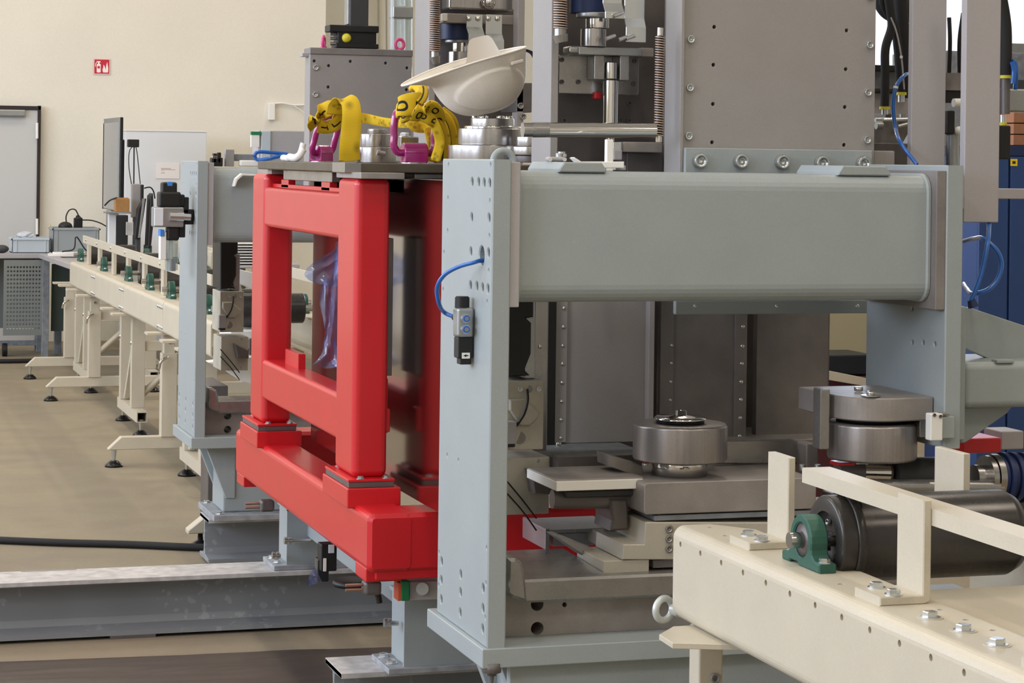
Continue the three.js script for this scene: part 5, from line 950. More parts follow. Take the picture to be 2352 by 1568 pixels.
// ================= fittings on the portals =================
{ // solenoid valve with blue hose on the front post
  const x = XP, g = thing('solenoid_valve', 'small silver and black valve with arrow label on the post', 'valve', onX(1057, 836, x));
  const X0 = x - 0.03, p = (px, py) => onX(px, py, X0), zc = p(1057, 760).z;
  const hw = 0.028, cylY = (n, y0, y1, r, mat) => part(g, n, cyl(V(x - 0.026, p(1057, y1).y, zc), V(x - 0.026, p(1057, y0).y, zc), r, r, 28), mat);
  cylY('cap', 682, 706, 0.0175, M.black); cylY('cap', 680, 684, 0.015, M.black);
  part(g, 'body', box([x - 0.044, x - 0.001, p(1057, 774).y, p(1057, 705).y, zc - 0.022, zc + 0.024], 0.008), M.zincMatte);
  part(g, 'coil', box([x - 0.04, x - 0.003, p(1057, 822).y, p(1057, 773).y, zc - 0.02, zc + 0.02], 0.003), M.black); part(g, 'plug', box([x - 0.034, x - 0.006, p(1057, 836).y, p(1057, 821).y, zc - 0.014, zc + 0.018], 0.002), M.black);
  // fittings facing the camera
  for (const [px, py] of [[1066, 731], [1063, 755]]) { const c = onX(px, py, X0); const m = part(g, 'push_fitting', cyl(V(x - 0.026, c.y, zc + 0.022), V(x - 0.026, c.y, zc + 0.036), 0.0105), M.zinc); part(m, 'fitting_ring', cyl(V(x - 0.026, c.y, zc + 0.035), V(x - 0.026, c.y, zc + 0.042), 0.0085), M.blueHose); part(m, 'bore', cyl(V(x - 0.026, c.y, zc + 0.0415), V(x - 0.026, c.y, zc + 0.0424), 0.005), M.hole); }
  { const c = document.createElement('canvas'); c.width = c.height = 64; const k = c.getContext('2d'); k.fillStyle = '#f2f2ee'; k.fillRect(0, 0, 64, 64); k.fillStyle = '#111'; k.beginPath(); k.moveTo(12, 32); k.lineTo(36, 16); k.lineTo(36, 26); k.lineTo(52, 26); k.lineTo(52, 38); k.lineTo(36, 38); k.lineTo(36, 48); k.closePath(); k.fill();
    const t = new THREE.CanvasTexture(c); t.colorSpace = THREE.SRGBColorSpace; const pg = new THREE.PlaneGeometry(0.02, 0.014); pg.userData.keepUv = true;
    pg.translate(x - 0.021, p(1057, 821).y + 0.006, zc + 0.0203); part(g, 'arrow_label', pg, new THREE.MeshStandardMaterial({ map: t, roughness: 0.6 })); }
  const h = thing('air_hose', 'blue air hose looping from the post hole to the valve', 'hose', onX(1057, 720, x));
  const hc = onX(1106, 587, x); const hp = [[1090, 602, -0.02], [1052, 613, -0.05], [1020, 632, -0.075], [1004, 660, -0.085], [1008, 695, -0.075], [1022, 718, -0.05], [1032, 727, -0.035]].map(([px, py, o]) => onX(px, py, x + o));
  hp.unshift(V(x + 0.04, hc.y - 0.012, hc.z), V(x - 0.003, hc.y - 0.012, hc.z)); hp[hp.length - 1] = V(x - 0.032, p(1040, 726).y, zc - 0.05);
  part(h, 'tube', tube(hp, 0.0052, 70, 10), M.blueHose); part(h, 'end_fitting', cyl(V(x - 0.031, p(1040, 727).y, zc - 0.048), V(x - 0.03, p(1040, 728).y, zc - 0.0275), 0.008), M.black);
}
{ // filter regulator on the rear post
  const x = XP, zc = ZB - 0.1, g = thing('air_regulator', 'black and silver air filter regulator with clear bowl on the far post', 'regulator', onZ(395, 620, zc));
  const c = onZ(388, 500, zc), k = pxm(zc) * 1.0, yy = y => onZ(388, y, zc).y, xx = px => onZ(px, 500, zc).x;
  const q = (n, x0, y0, x1, y1, d, mat, r = 0.004, dz = 0) => part(g, n, box([xx(x0), xx(x1), yy(y1), yy(y0), zc - d / 2 + dz, zc + d / 2 + dz], r), mat);
  q('knob', 369, 418, 404, 452, 0.06, M.black, 0.008); q('knob_mark', 381, 417, 393, 427, 0.0615, M.cyanBlue, 0.002); q('bonnet', 362, 440, 412, 476, 0.08, M.black, 0.01); q('side_valve', 404, 446, 422, 474, 0.05, M.black, 0.006); q('side_port', 414, 452, 432, 490, 0.04, M.black, 0.004);
  q('body', 350, 475, 419, 521, 0.085, M.zincMatte, 0.006); q('gauge_plate', 351, 477, 372, 518, 0.088, M.whiteCool, 0.003);
  part(g, 'fitting', cyl(V(xx(386), yy(496), zc + 0.045), V(xx(418), yy(497), zc + 0.045), 10 * k, 10 * k, 6), M.zinc); part(g, 'fitting', cyl(V(xx(418), yy(497), zc + 0.045), V(xx(434), yy(498), zc + 0.045), 7.5 * k, 7.5 * k, 6), M.zinc);
  q('neck', 382, 520, 410, 552, 0.06, M.black, 0.01); q('bracket', 410, 505, 425, 545, 0.03, M.black, 0.004);
  part(g, 'bowl', cyl(V(xx(395), yy(620), zc), V(xx(395), yy(550), zc), 13 * k, 13 * k, 24), M.glassTube); part(g, 'bowl_core', cyl(V(xx(393), yy(598), zc), V(xx(393), yy(550), zc), 4 * k), M.white); part(g, 'bowl_ring', cyl(V(xx(395), yy(622), zc), V(xx(395), yy(594), zc), 9 * k), M.zincMatte);
  q('bracket_plate', 367, 532, 381, 596, 0.05, M.white, 0.003); q('blue_tab', 366, 527, 376, 542, 0.06, M.cyanBlue, 0.002);
  part(g, 'mount', box([xx(419), XP - 0.0005, yy(515), yy(480), zc - 0.02, zc + 0.02], 0.003), M.black);
}
{ // crumpled blue film hanging in the red window
  const z = -7.0, g = thing('plastic_bag', 'crumpled bluish plastic film hanging inside the red window', 'plastic film', onZ(755, 870, z));
  const sheet = (rows, ph, dz) => {             // rows: [y, xl, xr]
    const n = 14, pos = [], idx = []; rows.forEach(([y, a, b], j) => { for (let i = 0; i <= n; i++) { const t = i / n, px = a + (b - a) * t; const p = onZ(px, y, z + dz); p.z += 0.012 * Math.sin(t * 9 + j * 1.7 + ph) + 0.02 * fbm(t * 3, j * 0.6, ph, 3); p.y += 0.006 * Math.sin(t * 7 + j); pos.push(p.x, p.y, p.z); } });
    for (let j = 0; j + 1 < rows.length; j++) for (let i = 0; i < n; i++) { const a = j * (n + 1) + i; idx.push(a, a + n + 1, a + 1, a + 1, a + n + 1, a + n + 2); }
    const q = new THREE.BufferGeometry(); q.setAttribute('position', new THREE.Float32BufferAttribute(pos, 3)); q.setAttribute('uv', new THREE.Float32BufferAttribute(new Float32Array(pos.length / 3 * 2), 2)); q.setIndex(idx); q.computeVertexNormals(); return q;
  };
  part(g, 'collar', sheet([[575, 766, 790], [590, 745, 792], [604, 725, 792], [616, 706, 792], [628, 697, 792], [638, 708, 790], [648, 722, 786], [656, 736, 780]], 0.3, 0), M.film);
  part(g, 'hanging_film', sheet([[640, 738, 762], [670, 736, 764], [700, 735, 766], [730, 742, 768], [760, 744, 768], [790, 741, 772], [815, 738, 780], [830, 728, 790], [842, 716, 800]], 1.1, -0.03), M.film);
  part(g, 'back_film', sheet([[560, 768, 800], [620, 764, 806], [680, 762, 806], [740, 762, 806], [800, 766, 806], [850, 772, 806]], 2.2, -0.06), M.film);
}
// ================= supports and sensors below the red stand =================
{
  const g = thing('stand_support', 'grey floor stands and rail that carry the red roll stand', 'support', V(1.7, 0.213, -7.2));
  const xA = 1.66, mk2 = (z, w) => {
    part(g, 'column', box([xA, xA + 0.2, 0.23, 0.43, z - 0.17, z], 0.004), M.grey); part(g, 'column_rim', merge([box([xA - 0.006, xA + 0.2, 0.215, 0.435, z - 0.006, z + 0.004], 0.001), box([xA - 0.006, xA + 0.2, 0.424, 0.436, z - 0.175, z + 0.004], 0.001)]), M.grey);
    part(g, 'foot_plate', box([xA - 0.055, xA + 0.22, 0.2132, 0.231, z - 0.19, z + 0.02], 0.003), M.galv); put(g, 'foot_bolt', hexGeo(0.014), M.zinc, V(xA - 0.03, 0.231, z - 0.05)); put(g, 'foot_bolt', hexGeo(0.014), M.zinc, V(xA - 0.03, 0.231, z - 0.14));
    part(g, 'head_block', box([xA + 0.01, xA + 0.19, 0.436, onX(850, 1318, RX).y - 0.0305, z - 0.15, z - 0.01], 0.003), M.taupePale); };
  mk2(-6.36); mk2(-8.06);
  for (const x of [2.45]) for (const z of [-6.36, -8.06]) { part(g, 'column', box([x, x + 0.2, 0.23, 0.43, z - 0.17, z], 0.004), M.grey); part(g, 'foot_plate', box([x - 0.02, x + 0.22, 0.2132, 0.231, z - 0.19, z + 0.02], 0.003), M.galv); part(g, 'head_block', box([x + 0.01, x + 0.12, 0.436, onX(850, 1318, RX).y - 0.0225, z - 0.15, z - 0.02], 0.003), M.taupePale); }
  part(g, 'rail', box([xA + 0.07, xA + 0.16, 0.33, 0.42, -8.06, -6.52], 0.004), M.grey);
  // adjusting screws
  const rod = (x0, y, x1, z) => { part(g, 'adjusting_rod', cyl(onZ(x0, y, z), onZ(x1, y + 1, z), 0.0075), M.zinc); for (const d of [0, 10]) part(g, 'lock_nut', cyl(onZ(x0 + d, y, z), onZ(x0 + d + 6, y, z), 0.014, 0.014, 6), M.zinc); };
  rod(653, 1241, 738, -8.0); rod(882, 1430, 915, -6.4); rod(625, 1275, 644, -8.02);
}
{
  const z = RZ0 - 0.1, g = thing('sensor_box', 'black sensor box with brass plugs under the red base corner', 'sensor', onZ(770, 1345, -6.9));
  const zz = -6.95;
  part(g, 'box', box(bz(738, 1250, 774, 1312, zz, 0.06), 0.004), M.black); part(g, 'white_strip', box(bz(743, 1282, 750, 1312, zz + 0.003, 0.01), 0.001), M.white); part(g, 'end_plate', box(bz(755, 1251, 768, 1270, zz + 0.004, 0.02), 0.001), M.whiteCool); part(g, 'lower_body', box(bz(730, 1284, 756, 1336, zz - 0.03, 0.05), 0.004), M.blackGloss);
  part(g, 'pad', lathe([[0, 0], [0.055, 0], [0.06, 0.008], [0.055, 0.02], [0, 0.02]], onZ(808, 1345, zz + 0.2), 32), M.black);
  const film = new THREE.BufferGeometry(); { const pts = [[722, 1300], [704, 1346], [740, 1336], [712, 1318], [728, 1340]].map(([x, y], i) => onZ(x, y, zz + 0.04 + (i % 2) * 0.02)); film.setAttribute('position', new THREE.Float32BufferAttribute(pts.flatMap(p => p.toArray()), 3)); film.setAttribute('uv', new THREE.Float32BufferAttribute(new Float32Array(10), 2)); film.setIndex([0, 1, 2, 0, 3, 4, 1, 3, 4]); film.computeVertexNormals(); } part(g, 'film_scrap', film, M.film);
  const YB0 = onX(850, 1318, RX).y - 0.033; const plug = (x, y, z2) => { const s = thing('plug_connector', x < 700 ? 'brass tipped connector at the far end of the red base' : 'brass tipped connector beside the black sensor box', 'connector', V(RX + 0.02, YB0 - 0.04, z2)); for (const d of [0, 0.014]) part(s, 'brass_pin', cyl(V(RX - 0.05, YB0 - 0.012 - d, z2), V(RX + 0.002, YB0 - 0.012 - d, z2), 0.0045), M.copper); part(s, 'shell', box([RX, RX + 0.05, YB0 - 0.04, YB0, z2 - 0.025, z2 + 0.025], 0.01), M.darkSteel); };
  plug(596, 1143, onX(590, 1140, RX).z + 0.05); plug(806, 1310, onX(830, 1310, RX).z + 0.02);
  const c = thing('terminal_block', 'green and orange connector block on the grey rail', 'connector', onZ(940, 1380, -6.24));
  part(c, 'orange_end', box(bz(914, 1338, 924, 1380, -6.24, 0.05), 0.002), M.orange); part(c, 'green_body', box(bz(922, 1334, 941, 1380, -6.235, 0.05), 0.003), M.pcbGreen); part(c, 'grey_housing', box(bz(940, 1334, 1010, 1378, -6.25, 0.06), 0.004), M.taupePale); part(c, 'round_boss', cyl(onZ(970, 1352, -6.25), onZ(970, 1352, -6.235), 0.018), M.zincMatte);
  part(c, 'cable', tube([onZ(842, 1352, -6.28), onZ(858, 1354, -6.28), onZ(868, 1366, -6.28), onZ(872, 1384, -6.28)], 0.009, 16, 8), M.black);
}

// ================= workbench corner at the far left =================
{
  const zf = -19.3, yt = onZ(45, 583, zf).y;
  const g = thing('workbench', 'grey steel workbench with perforated side panel and pale top', 'workbench', V(1.2, 0, zf - 0.35));
  const xr = onZ(166, 600, zf).x;
  // top: front edge along the wall, then its corner runs forward to the conveyor
  const q = ([x, y]) => { const p = onY(x, y, yt); return [p.x, p.z]; };
  part(g, 'top', ext([[-0.4, zf], q([90, 582]), q([160, 606]), [1.94, q([160, 606])[1]], [1.94, zf - 0.75], [-0.4, zf - 0.75]], 'y', yt - 0.042, yt, [], 0.004), M.taupePale);
  const legX = onZ(105, 700, zf - 0.03).x;
  part(g, 'leg', box([legX - 0.028, legX + 0.028, 0, yt - 0.042, zf - 0.09, zf - 0.03], 0.004), M.primerGrey); part(g, 'leg', box([-0.3, -0.24, 0, yt - 0.042, zf - 0.09, zf - 0.03], 0.004), M.primerGrey);
  part(g, 'leg', box([1.86, 1.92, 0, yt - 0.042, zf - 0.6, zf - 0.54], 0.004), M.primerGrey); part(g, 'leg', box([legX - 0.028, legX + 0.028, 0, yt - 0.042, zf - 0.7, zf - 0.64], 0.004), M.primerGrey);
  // perforated panel, holes punched through
  const e = bz(8, 597, 100, 770, zf - 0.05, 0.008), hs = [];
  for (let i = 0; i < 11; i++) for (let j = 0; j < 16; j++) hs.push([e[0] + 0.035 + i * (e[1] - e[0] - 0.07) / 10, e[2] + 0.06 + j * (e[3] - e[2] - 0.12) / 15, 0.0085]);
  part(g, 'perforated_panel', ext([[e[0], e[2]], [e[1], e[2]], [e[1], e[3]], [e[0], e[3]]], 'z', e[4], e[5], hs, 0), M.benchPaint ??= mk('benchPaint', 0x7f8480, 0.55, 0, { map: T.paint }));
  part(g, 'back_panel', box([e[0] - 0.3, 1.93, 0.2, yt - 0.05, zf - 0.72, zf - 0.7], 0), M.benchPaint);
  part(g, 'side_panel', box(bz(118, 606, 166, 760, zf - 0.12, 0.01), 0), M.benchGreen ??= mk('benchGreen', 0x3d4a44, 0.6)); part(g, 'lower_rail', box([legX, 1.9, 0.2, 0.25, zf - 0.09, zf - 0.05], 0.003), M.primerGrey); part(g, 'lower_rail', box([-0.3, legX, 0.06, 0.1, zf - 0.6, zf - 0.55], 0.003), M.primerGrey);
  for (const x of [onZ(14, 800, zf - 0.05).x, onZ(156, 800, zf - 0.05).x]) part(g, 'castor', cyl(V(x - 0.02, 0.055, zf - 0.2), V(x + 0.02, 0.055, zf - 0.2), 0.055), M.black);
  // crates
  function crate(label, x0, y0, x1, y1, mat, z, d) {
    const c = thing('storage_crate', label, 'crate', V(onZ((x0 + x1) / 2, y1, z).x, yt, z - d / 2)); const k = bz(x0, y0, x1, y1, z, d); k[2] = yt + 0.001;
    const t = 0.008; part(c, 'body', merge([box([k[0], k[1], k[2], k[2] + t, k[4], k[5]], 0), box([k[0], k[1], k[2], k[3], k[5] - t, k[5]], 0.002), box([k[0], k[1], k[2], k[3], k[4], k[4] + t], 0.002), box([k[0], k[0] + t, k[2], k[3], k[4], k[5]], 0.002), box([k[1] - t, k[1], k[2], k[3], k[4], k[5]], 0.002)]), mat);
    part(c, 'rim', merge([box([k[0] - 0.01, k[1] + 0.01, k[3] - 0.02, k[3] - 0.006, k[5] - 0.004, k[5] + 0.01], 0.002), box([k[0] - 0.01, k[0] + 0.004, k[3] - 0.02, k[3] - 0.006, k[4], k[5] + 0.01], 0.002), box([k[1] - 0.004, k[1] + 0.01, k[3] - 0.02, k[3] - 0.006, k[4], k[5] + 0.01], 0.002), box([k[0] + 0.03, k[0] + 0.04, k[2] + 0.01, k[3] - 0.02, k[5], k[5] + 0.006], 0.001), box([k[1] - 0.04, k[1] - 0.03, k[2] + 0.01, k[3] - 0.02, k[5], k[5] + 0.006], 0.001)]), mat); return k; }
  const zc = zf - 0.12;
  const k1 = crate('pale blue plastic crate with clear bags inside', 28, 546, 114, 577, M.crateBlue, zc, 0.3), k2 = crate('mid grey plastic crate with black adapter inside', 122, 523, 228, 568, M.crateGrey, zc - 0.02, 0.35);
  const bag = new THREE.IcosahedronGeometry(0.1, 4); { const p = bag.attributes.position; for (let i = 0; i < p.count; i++) { const f = 1 + 0.5 * fbm(p.getX(i) * 22, p.getY(i) * 22, p.getZ(i) * 22, 3); p.setXYZ(i, p.getX(i) * f * 1.1, p.getY(i) * f * 0.42, p.getZ(i) * f * 0.8); } bag.computeVertexNormals(); } bag.scale(0.72, 0.9, 0.8); bag.translate(onZ(62, 548, zc).x, k1[3] + 0.01, zc - 0.15);
  single('clear_bag', 'crumpled clear plastic bag in the pale blue crate', 'plastic bag', bag, M.bagWhite ??= mk('bagWhite', 0xe4eaf0, 0.25, 0, { transmission: 0.35, thickness: 0, side: THREE.DoubleSide }));
  const ad = thing('power_adapter', 'black plug adapter with looping cable in the grey crate', 'adapter', V(onZ(178, 520, zc - 0.1).x, k2[2] + 0.01, zc - 0.2)), az = zc - 0.2;
  part(ad, 'housing', box(bz(170, 500, 190, 540, az, 0.05), 0.01), M.black); part(ad, 'top', cyl(onZ(180, 502, az - 0.02), onZ(178, 494, az - 0.02), 0.03, 0.012, 12), M.black); part(ad, 'cable', tube([onZ(153, 516, az), onZ(152, 496, az), onZ(160, 482, az), onZ(172, 481, az), onZ(181, 496, az)], 0.006, 24, 6), M.black); part(ad, 'cable', tube([onZ(190, 505, az), onZ(210, 506, az), onZ(230, 512, az), onZ(245, 520, az)], 0.006, 20, 6), M.black); part(ad, 'coil', new THREE.SphereGeometry(0.06, 16, 10).scale(1, 0.7, 1).translate(...onZ(150, 520, az).toArray()), M.black);
  // odd things on the bench
  { const q0 = onZ(115, 545, zf - 0.6).setY(yt + 0.0005); single('wooden_pointer', 'yellow wooden pointer standing behind the pale blue crate', 'pointer', cyl(q0, onZ(115, 515, zf - 0.6).setX(q0.x), 0.013, 0.004, 8), M.yellowPlain); }
  const pz = zf + 0.02; const pp = thing('paper_stack', 'loose white papers with black cable on the bench end', 'papers', V(onY(150, 575, yt).x, yt, onY(150, 575, yt).z)); const pc = onY(152, 588, yt);
  part(pp, 'sheets', box([pc.x - 0.14, pc.x + 0.14, yt + 0.0005, yt + 0.02, pc.z - 0.1, pc.z + 0.05], 0.002), M.white); part(pp, 'sheets', box([pc.x - 0.1, pc.x + 0.16, yt + 0.02, yt + 0.03, pc.z - 0.12, pc.z + 0.02], 0.002), M.paper); part(pp, 'cable', tube([V(pc.x - 0.04, yt + 0.04, pc.z + 0.06), V(pc.x + 0.05, yt + 0.06, pc.z + 0.08), V(pc.x + 0.08, yt + 0.16, pc.z), V(pc.x + 0.16, yt + 0.05, pc.z), V(pc.x + 0.22, yt + 0.02, pc.z)], 0.006, 24, 6), M.black);
  const mo = thing('computer_mouse', 'dark computer mouse left of the pale blue crate', 'mouse', V(onZ(0, 578, zf - 0.1).x, yt, zf - 0.15)); part(mo, 'body', new THREE.SphereGeometry(0.05, 16, 10).scale(1.2, 0.7, 0.8).translate(onZ(4, 570, zf - 0.15).x, yt + 0.0355, zf - 0.15), M.darkGrey); part(mo, 'cable', tube([V(onZ(-10, 572, zf - 0.15).x - 0.2, yt + 0.012, zf - 0.15), V(onZ(4, 570, zf - 0.15).x - 0.04, yt + 0.02, zf - 0.15)], 0.006, 6, 6), M.black);
}
{ // white cabinet against the wall with a paper notice
  const z = -20.2, g = thing('white_cabinet', 'plain white cabinet standing behind the screens', 'cabinet', V(onZ(380, 400, z).x, 0, z - 0.2));
  const e = bz(287, 302, 474, 460, z, 0.36); e[2] = 0.05; part(g, 'body', box(e, 0.006), M.whiteCool); part(g, 'plinth', box([e[0] + 0.03, e[1] - 0.03, 0, 0.05, e[4], e[5] - 0.04], 0), M.darkGrey); part(g, 'lid', box([e[0] - 0.005, e[1] + 0.005, e[3], e[3] + 0.012, e[4], e[5] + 0.006], 0.002), M.paper);
  const nz = z + 0.006, c = document.createElement('canvas'); c.width = 256; c.height = 180; const k = c.getContext('2d'); k.fillStyle = '#f1ece9'; k.fillRect(0, 0, 256, 180); k.fillStyle = '#8d8580'; k.fillRect(56, 62, 108, 6); k.fillRect(56, 76, 156, 5); k.fillStyle = '#c08f88'; k.fillRect(58, 88, 34, 4); k.fillStyle = '#8d8580'; k.fillRect(56, 112, 42, 6);
  const t = new THREE.CanvasTexture(c); t.colorSpace = THREE.SRGBColorSpace; const b = bz(358, 374, 412, 410, nz, 0.004), pg = box(b, 0); { const p = pg.attributes.position, uv = pg.attributes.uv; for (let i = 0; i < p.count; i++) uv.setXY(i, (p.getX(i) - b[0]) / (b[1] - b[0]), (p.getY(i) - b[2]) / (b[3] - b[2])); } pg.userData.keepUv = true;
  single('paper_notice', 'printed white paper notice taped to the white cabinet', 'notice', pg, new THREE.MeshStandardMaterial({ map: t, roughness: 0.85 }));
}
{ // desk row behind the conveyor with screens
  const zd = -17.2, yd = 0.86; const g = thing('desk', 'plain desk behind the far conveyor under the screens', 'desk', V(2.85, 0, -18.5));
  part(g, 'top', box([1.95, 3.7, yd - 0.03, yd, -19.75, -17.65], 0.004), M.taupePale); for (const [x, z] of [[2.5, -17.75], [3.6, -17.75], [2.02, -19.65], [3.6, -19.65]]) part(g, 'leg', box([x - 0.03, x + 0.03, 0, yd - 0.03, z - 0.03, z + 0.03], 0.003), M.primerGrey);
  // tall screen, side on
  const x = onZ(272, 380, -18.35).x, zN = -18.35, zF2 = onX(237, 385, x).z, yT = onX(272, 269, x).y, yB = onX(272, 486, x).y;
  const s = thing('flat_screen', 'large flat screen seen from the side with black back', 'screen', V(x + 0.02, yd, (zN + zF2) / 2));
  part(s, 'panel', box([x, x + 0.012, yB, yT, zF2, zN], 0.003), M.zincMatte); part(s, 'screen_face', box([x - 0.003, x + 0.001, yB + 0.01, yT - 0.04, zF2 + 0.045, zN - 0.012], 0.001), M.glossScreen ??= mk('glossScreen', 0x9a9c9c, 0.18, 0.0)); part(s, 'bezel', box([x - 0.0045, x, yB, yT - 0.04, zF2, zF2 + 0.05], 0.001), M.brown);
  const w = onZ(284, 380, zN).x - x; part(s, 'back_shell', merge([box([x + 0.012, x + w * 0.85, yB, yT, zF2 + 0.01, zN], 0.006), box([x + 0.012, x + w * 1.15, yB, onX(272, 320, x).y, zF2 + 0.2, zN + 0.001], 0.01)]), M.blackGloss);
  part(s, 'stand', merge([box([x - 0.02, x + 0.06, yd, yB, (zN + zF2) / 2 - 0.1, (zN + zF2) / 2 + 0.1], 0.01), box([x - 0.13, x + 0.15, yd, yd + 0.02, (zN + zF2) / 2 - 0.25, (zN + zF2) / 2 + 0.25], 0.006)]), M.zincMatte);
  const zz = -18.0;
  const m1 = thing('small_monitor', 'dark grey monitor back standing beside the large screen', 'monitor', onZ(315, 560, zz)); m1.position.y = yd;
  part(m1, 'shell', box(bz(302, 422, 325, 500, zz - 0.08, 0.05), 0.008), M.taupe); part(m1, 'edge', box(bz(324, 424, 330, 500, zz - 0.01, 0.05), 0.004), M.black); part(m1, 'stand', box([onZ(308, 500, zz).x, onZ(318, 500, zz).x, yd, onZ(310, 498, zz).y, zz - 0.05, zz - 0.01], 0.004), M.darkGrey); part(m1, 'foot', box([onZ(300, 500, zz).x, onZ(330, 500, zz).x, yd, yd + 0.015, zz - 0.12, zz + 0.05], 0.003), M.darkGrey);
  const m2 = thing('slanted_monitor', 'black monitor turned edge on with silver rim near the rail', 'monitor', onZ(325, 560, zz + 0.27)); m2.position.y = yd;
  const z3 = zz + 0.27, q = ([a, b]) => { const p = onZ(a, b, z3); return [p.x, p.y]; };
  part(m2, 'panel', ext([[310, 548], [318, 480], [331, 456], [336, 456], [322, 548]].map(q).reverse(), 'z', z3 - 0.12, z3, [], 0.003), M.black); part(m2, 'rim', ext([[317, 546], [328, 456], [333, 456], [322, 546]].map(q).reverse(), 'z', z3, z3 + 0.01, [], 0.001), M.zincMatte); part(m2, 'stand', box([onZ(314, 540, z3).x, onZ(324, 540, z3).x, yd, onZ(316, 546, z3).y + 0.02, z3 - 0.11, z3 - 0.02], 0.004), M.darkGrey);
  const m3 = thing('laptop_case', 'closed black laptop standing on edge between monitor and regulator', 'laptop', onZ(345, 560, zz + 0.3)); m3.position.y = yd; const z4 = zz + 0.3, q4 = ([a, b]) => { const p = onZ(a, b, z4); return [p.x, p.y]; };
  part(m3, 'lid', ext([[340, 568], [346, 450], [352, 444], [354, 500], [347, 568]].map(q4).reverse(), 'z', z4 - 0.2, z4, [], 0.006), M.black); part(m3, 'holder', box([onZ(338, 560, z4).x, onZ(350, 560, z4).x, yd, onZ(345, 564, z4).y, z4 - 0.2, z4 - 0.02], 0.003), M.darkGrey);
  const b = thing('cardboard_box', 'small brown cardboard box in front of the large screen', 'box', onZ(282, 490, zz + 0.1)); const bb = bz(266, 456, 298, 486, zz + 0.1, 0.12);
  part(b, 'body', box(bb, 0.003), M.card); part(b, 'flap', box([bb[0] + 0.01, bb[1], bb[3], bb[3] + 0.006, bb[4], bb[4] + 0.05], 0.001), M.card); 
  const st = thing('box_shelf', 'pale pillar stand holding the small cardboard box', 'stand', onZ(256, 545, zz + 0.1)); st.position.y = yd; part(st, 'shelf', box([bb[0] - 0.08, bb[1] + 0.02, bb[2] - 0.015, bb[2] - 0.0005, bb[4] - 0.02, bb[5] + 0.02], 0.003), M.zincMatte); part(st, 'pillar', box([onZ(249, 520, zz).x, onZ(266, 520, zz).x, yd, bb[2] - 0.015, zz - 0.06, zz + 0.02], 0.004), M.whiteCool); part(st, 'side_arm', box([onZ(268, 520, zz).x, onZ(300, 520, zz).x, yd, onZ(280, 495, zz).y, zz - 0.3, zz - 0.15], 0.006), M.darkGrey); part(st, 'white_clip', box(bz(290, 510, 308, 540, zz - 0.1, 0.03), 0.004), M.white);
  const wc = thing('web_camera', 'small black camera head on two thin cables before the white cabinet', 'camera', onZ(308, 422, zz - 0.2)); part(wc, 'head', box(bz(294, 320, 320, 338, zz - 0.2, 0.06), 0.006), M.black); part(wc, 'cable', tube([onZ(302, 424, zz - 0.2), onZ(296, 380, zz - 0.2), onZ(298, 345, zz - 0.2), onZ(304, 337, zz - 0.21)], 0.004, 20, 6), M.black); part(wc, 'cable', tube([onZ(322, 422, zz - 0.2), onZ(318, 380, zz - 0.2), onZ(314, 345, zz - 0.2), onZ(312, 337, zz - 0.21)], 0.004, 20, 6), M.black); part(wc, 'stem', cyl(onZ(308, 422, zz - 0.22).setY(yd), onZ(308, 338, zz - 0.22), 0.006), M.darkGrey);
  const c1 = thing('desk_cable', 'thin black cable arching over the small cardboard box', 'cable', onZ(250, 462, zz + 0.2)); part(c1, 'cable', tube([onZ(240, 472, zz + 0.2), onZ(250, 462, zz + 0.2), onZ(268, 454, zz + 0.05)], 0.007, 16, 6), M.black);
  const c2 = thing('desk_cable', 'thin black cable looping beside the grey monitor back', 'cable', onZ(345, 430, zz)); part(c2, 'cable', tube([onZ(331, 432, zz - 0.1), onZ(345, 430, zz - 0.1), onZ(352, 438, zz - 0.1), onZ(356, 456, zz - 0.1)], 0.006, 16, 6), M.black);
}
{ // cables on the floor
  const c = thing('floor_cable', 'thick black cable lying across the floor before the beam', 'cable', onY(250, 1248, 0)); part(c, 'cable', tube([[-120, 1234], [0, 1240], [150, 1246], [300, 1250], [440, 1256], [520, 1258]].map(([x, y]) => onY(x, y, 0.017).setY(0.017)), 0.016, 40, 10), M.rubber);
  const d = thing('floor_cable', 'black cable lying on the floor before the workbench', 'cable', onY(100, 830, 0)); part(d, 'cable', tube([[-120, 828], [0, 829], [80, 828], [140, 828], [230, 824], [300, 822]].map(([x, y]) => onY(x, y, 0.02).setY(0.02)), 0.018, 40, 8), M.rubber); part(d, 'connector', cyl(onY(140, 828, 0.03).setY(0.03), onY(165, 827, 0.03).setY(0.03), 0.03), M.rubber);
}
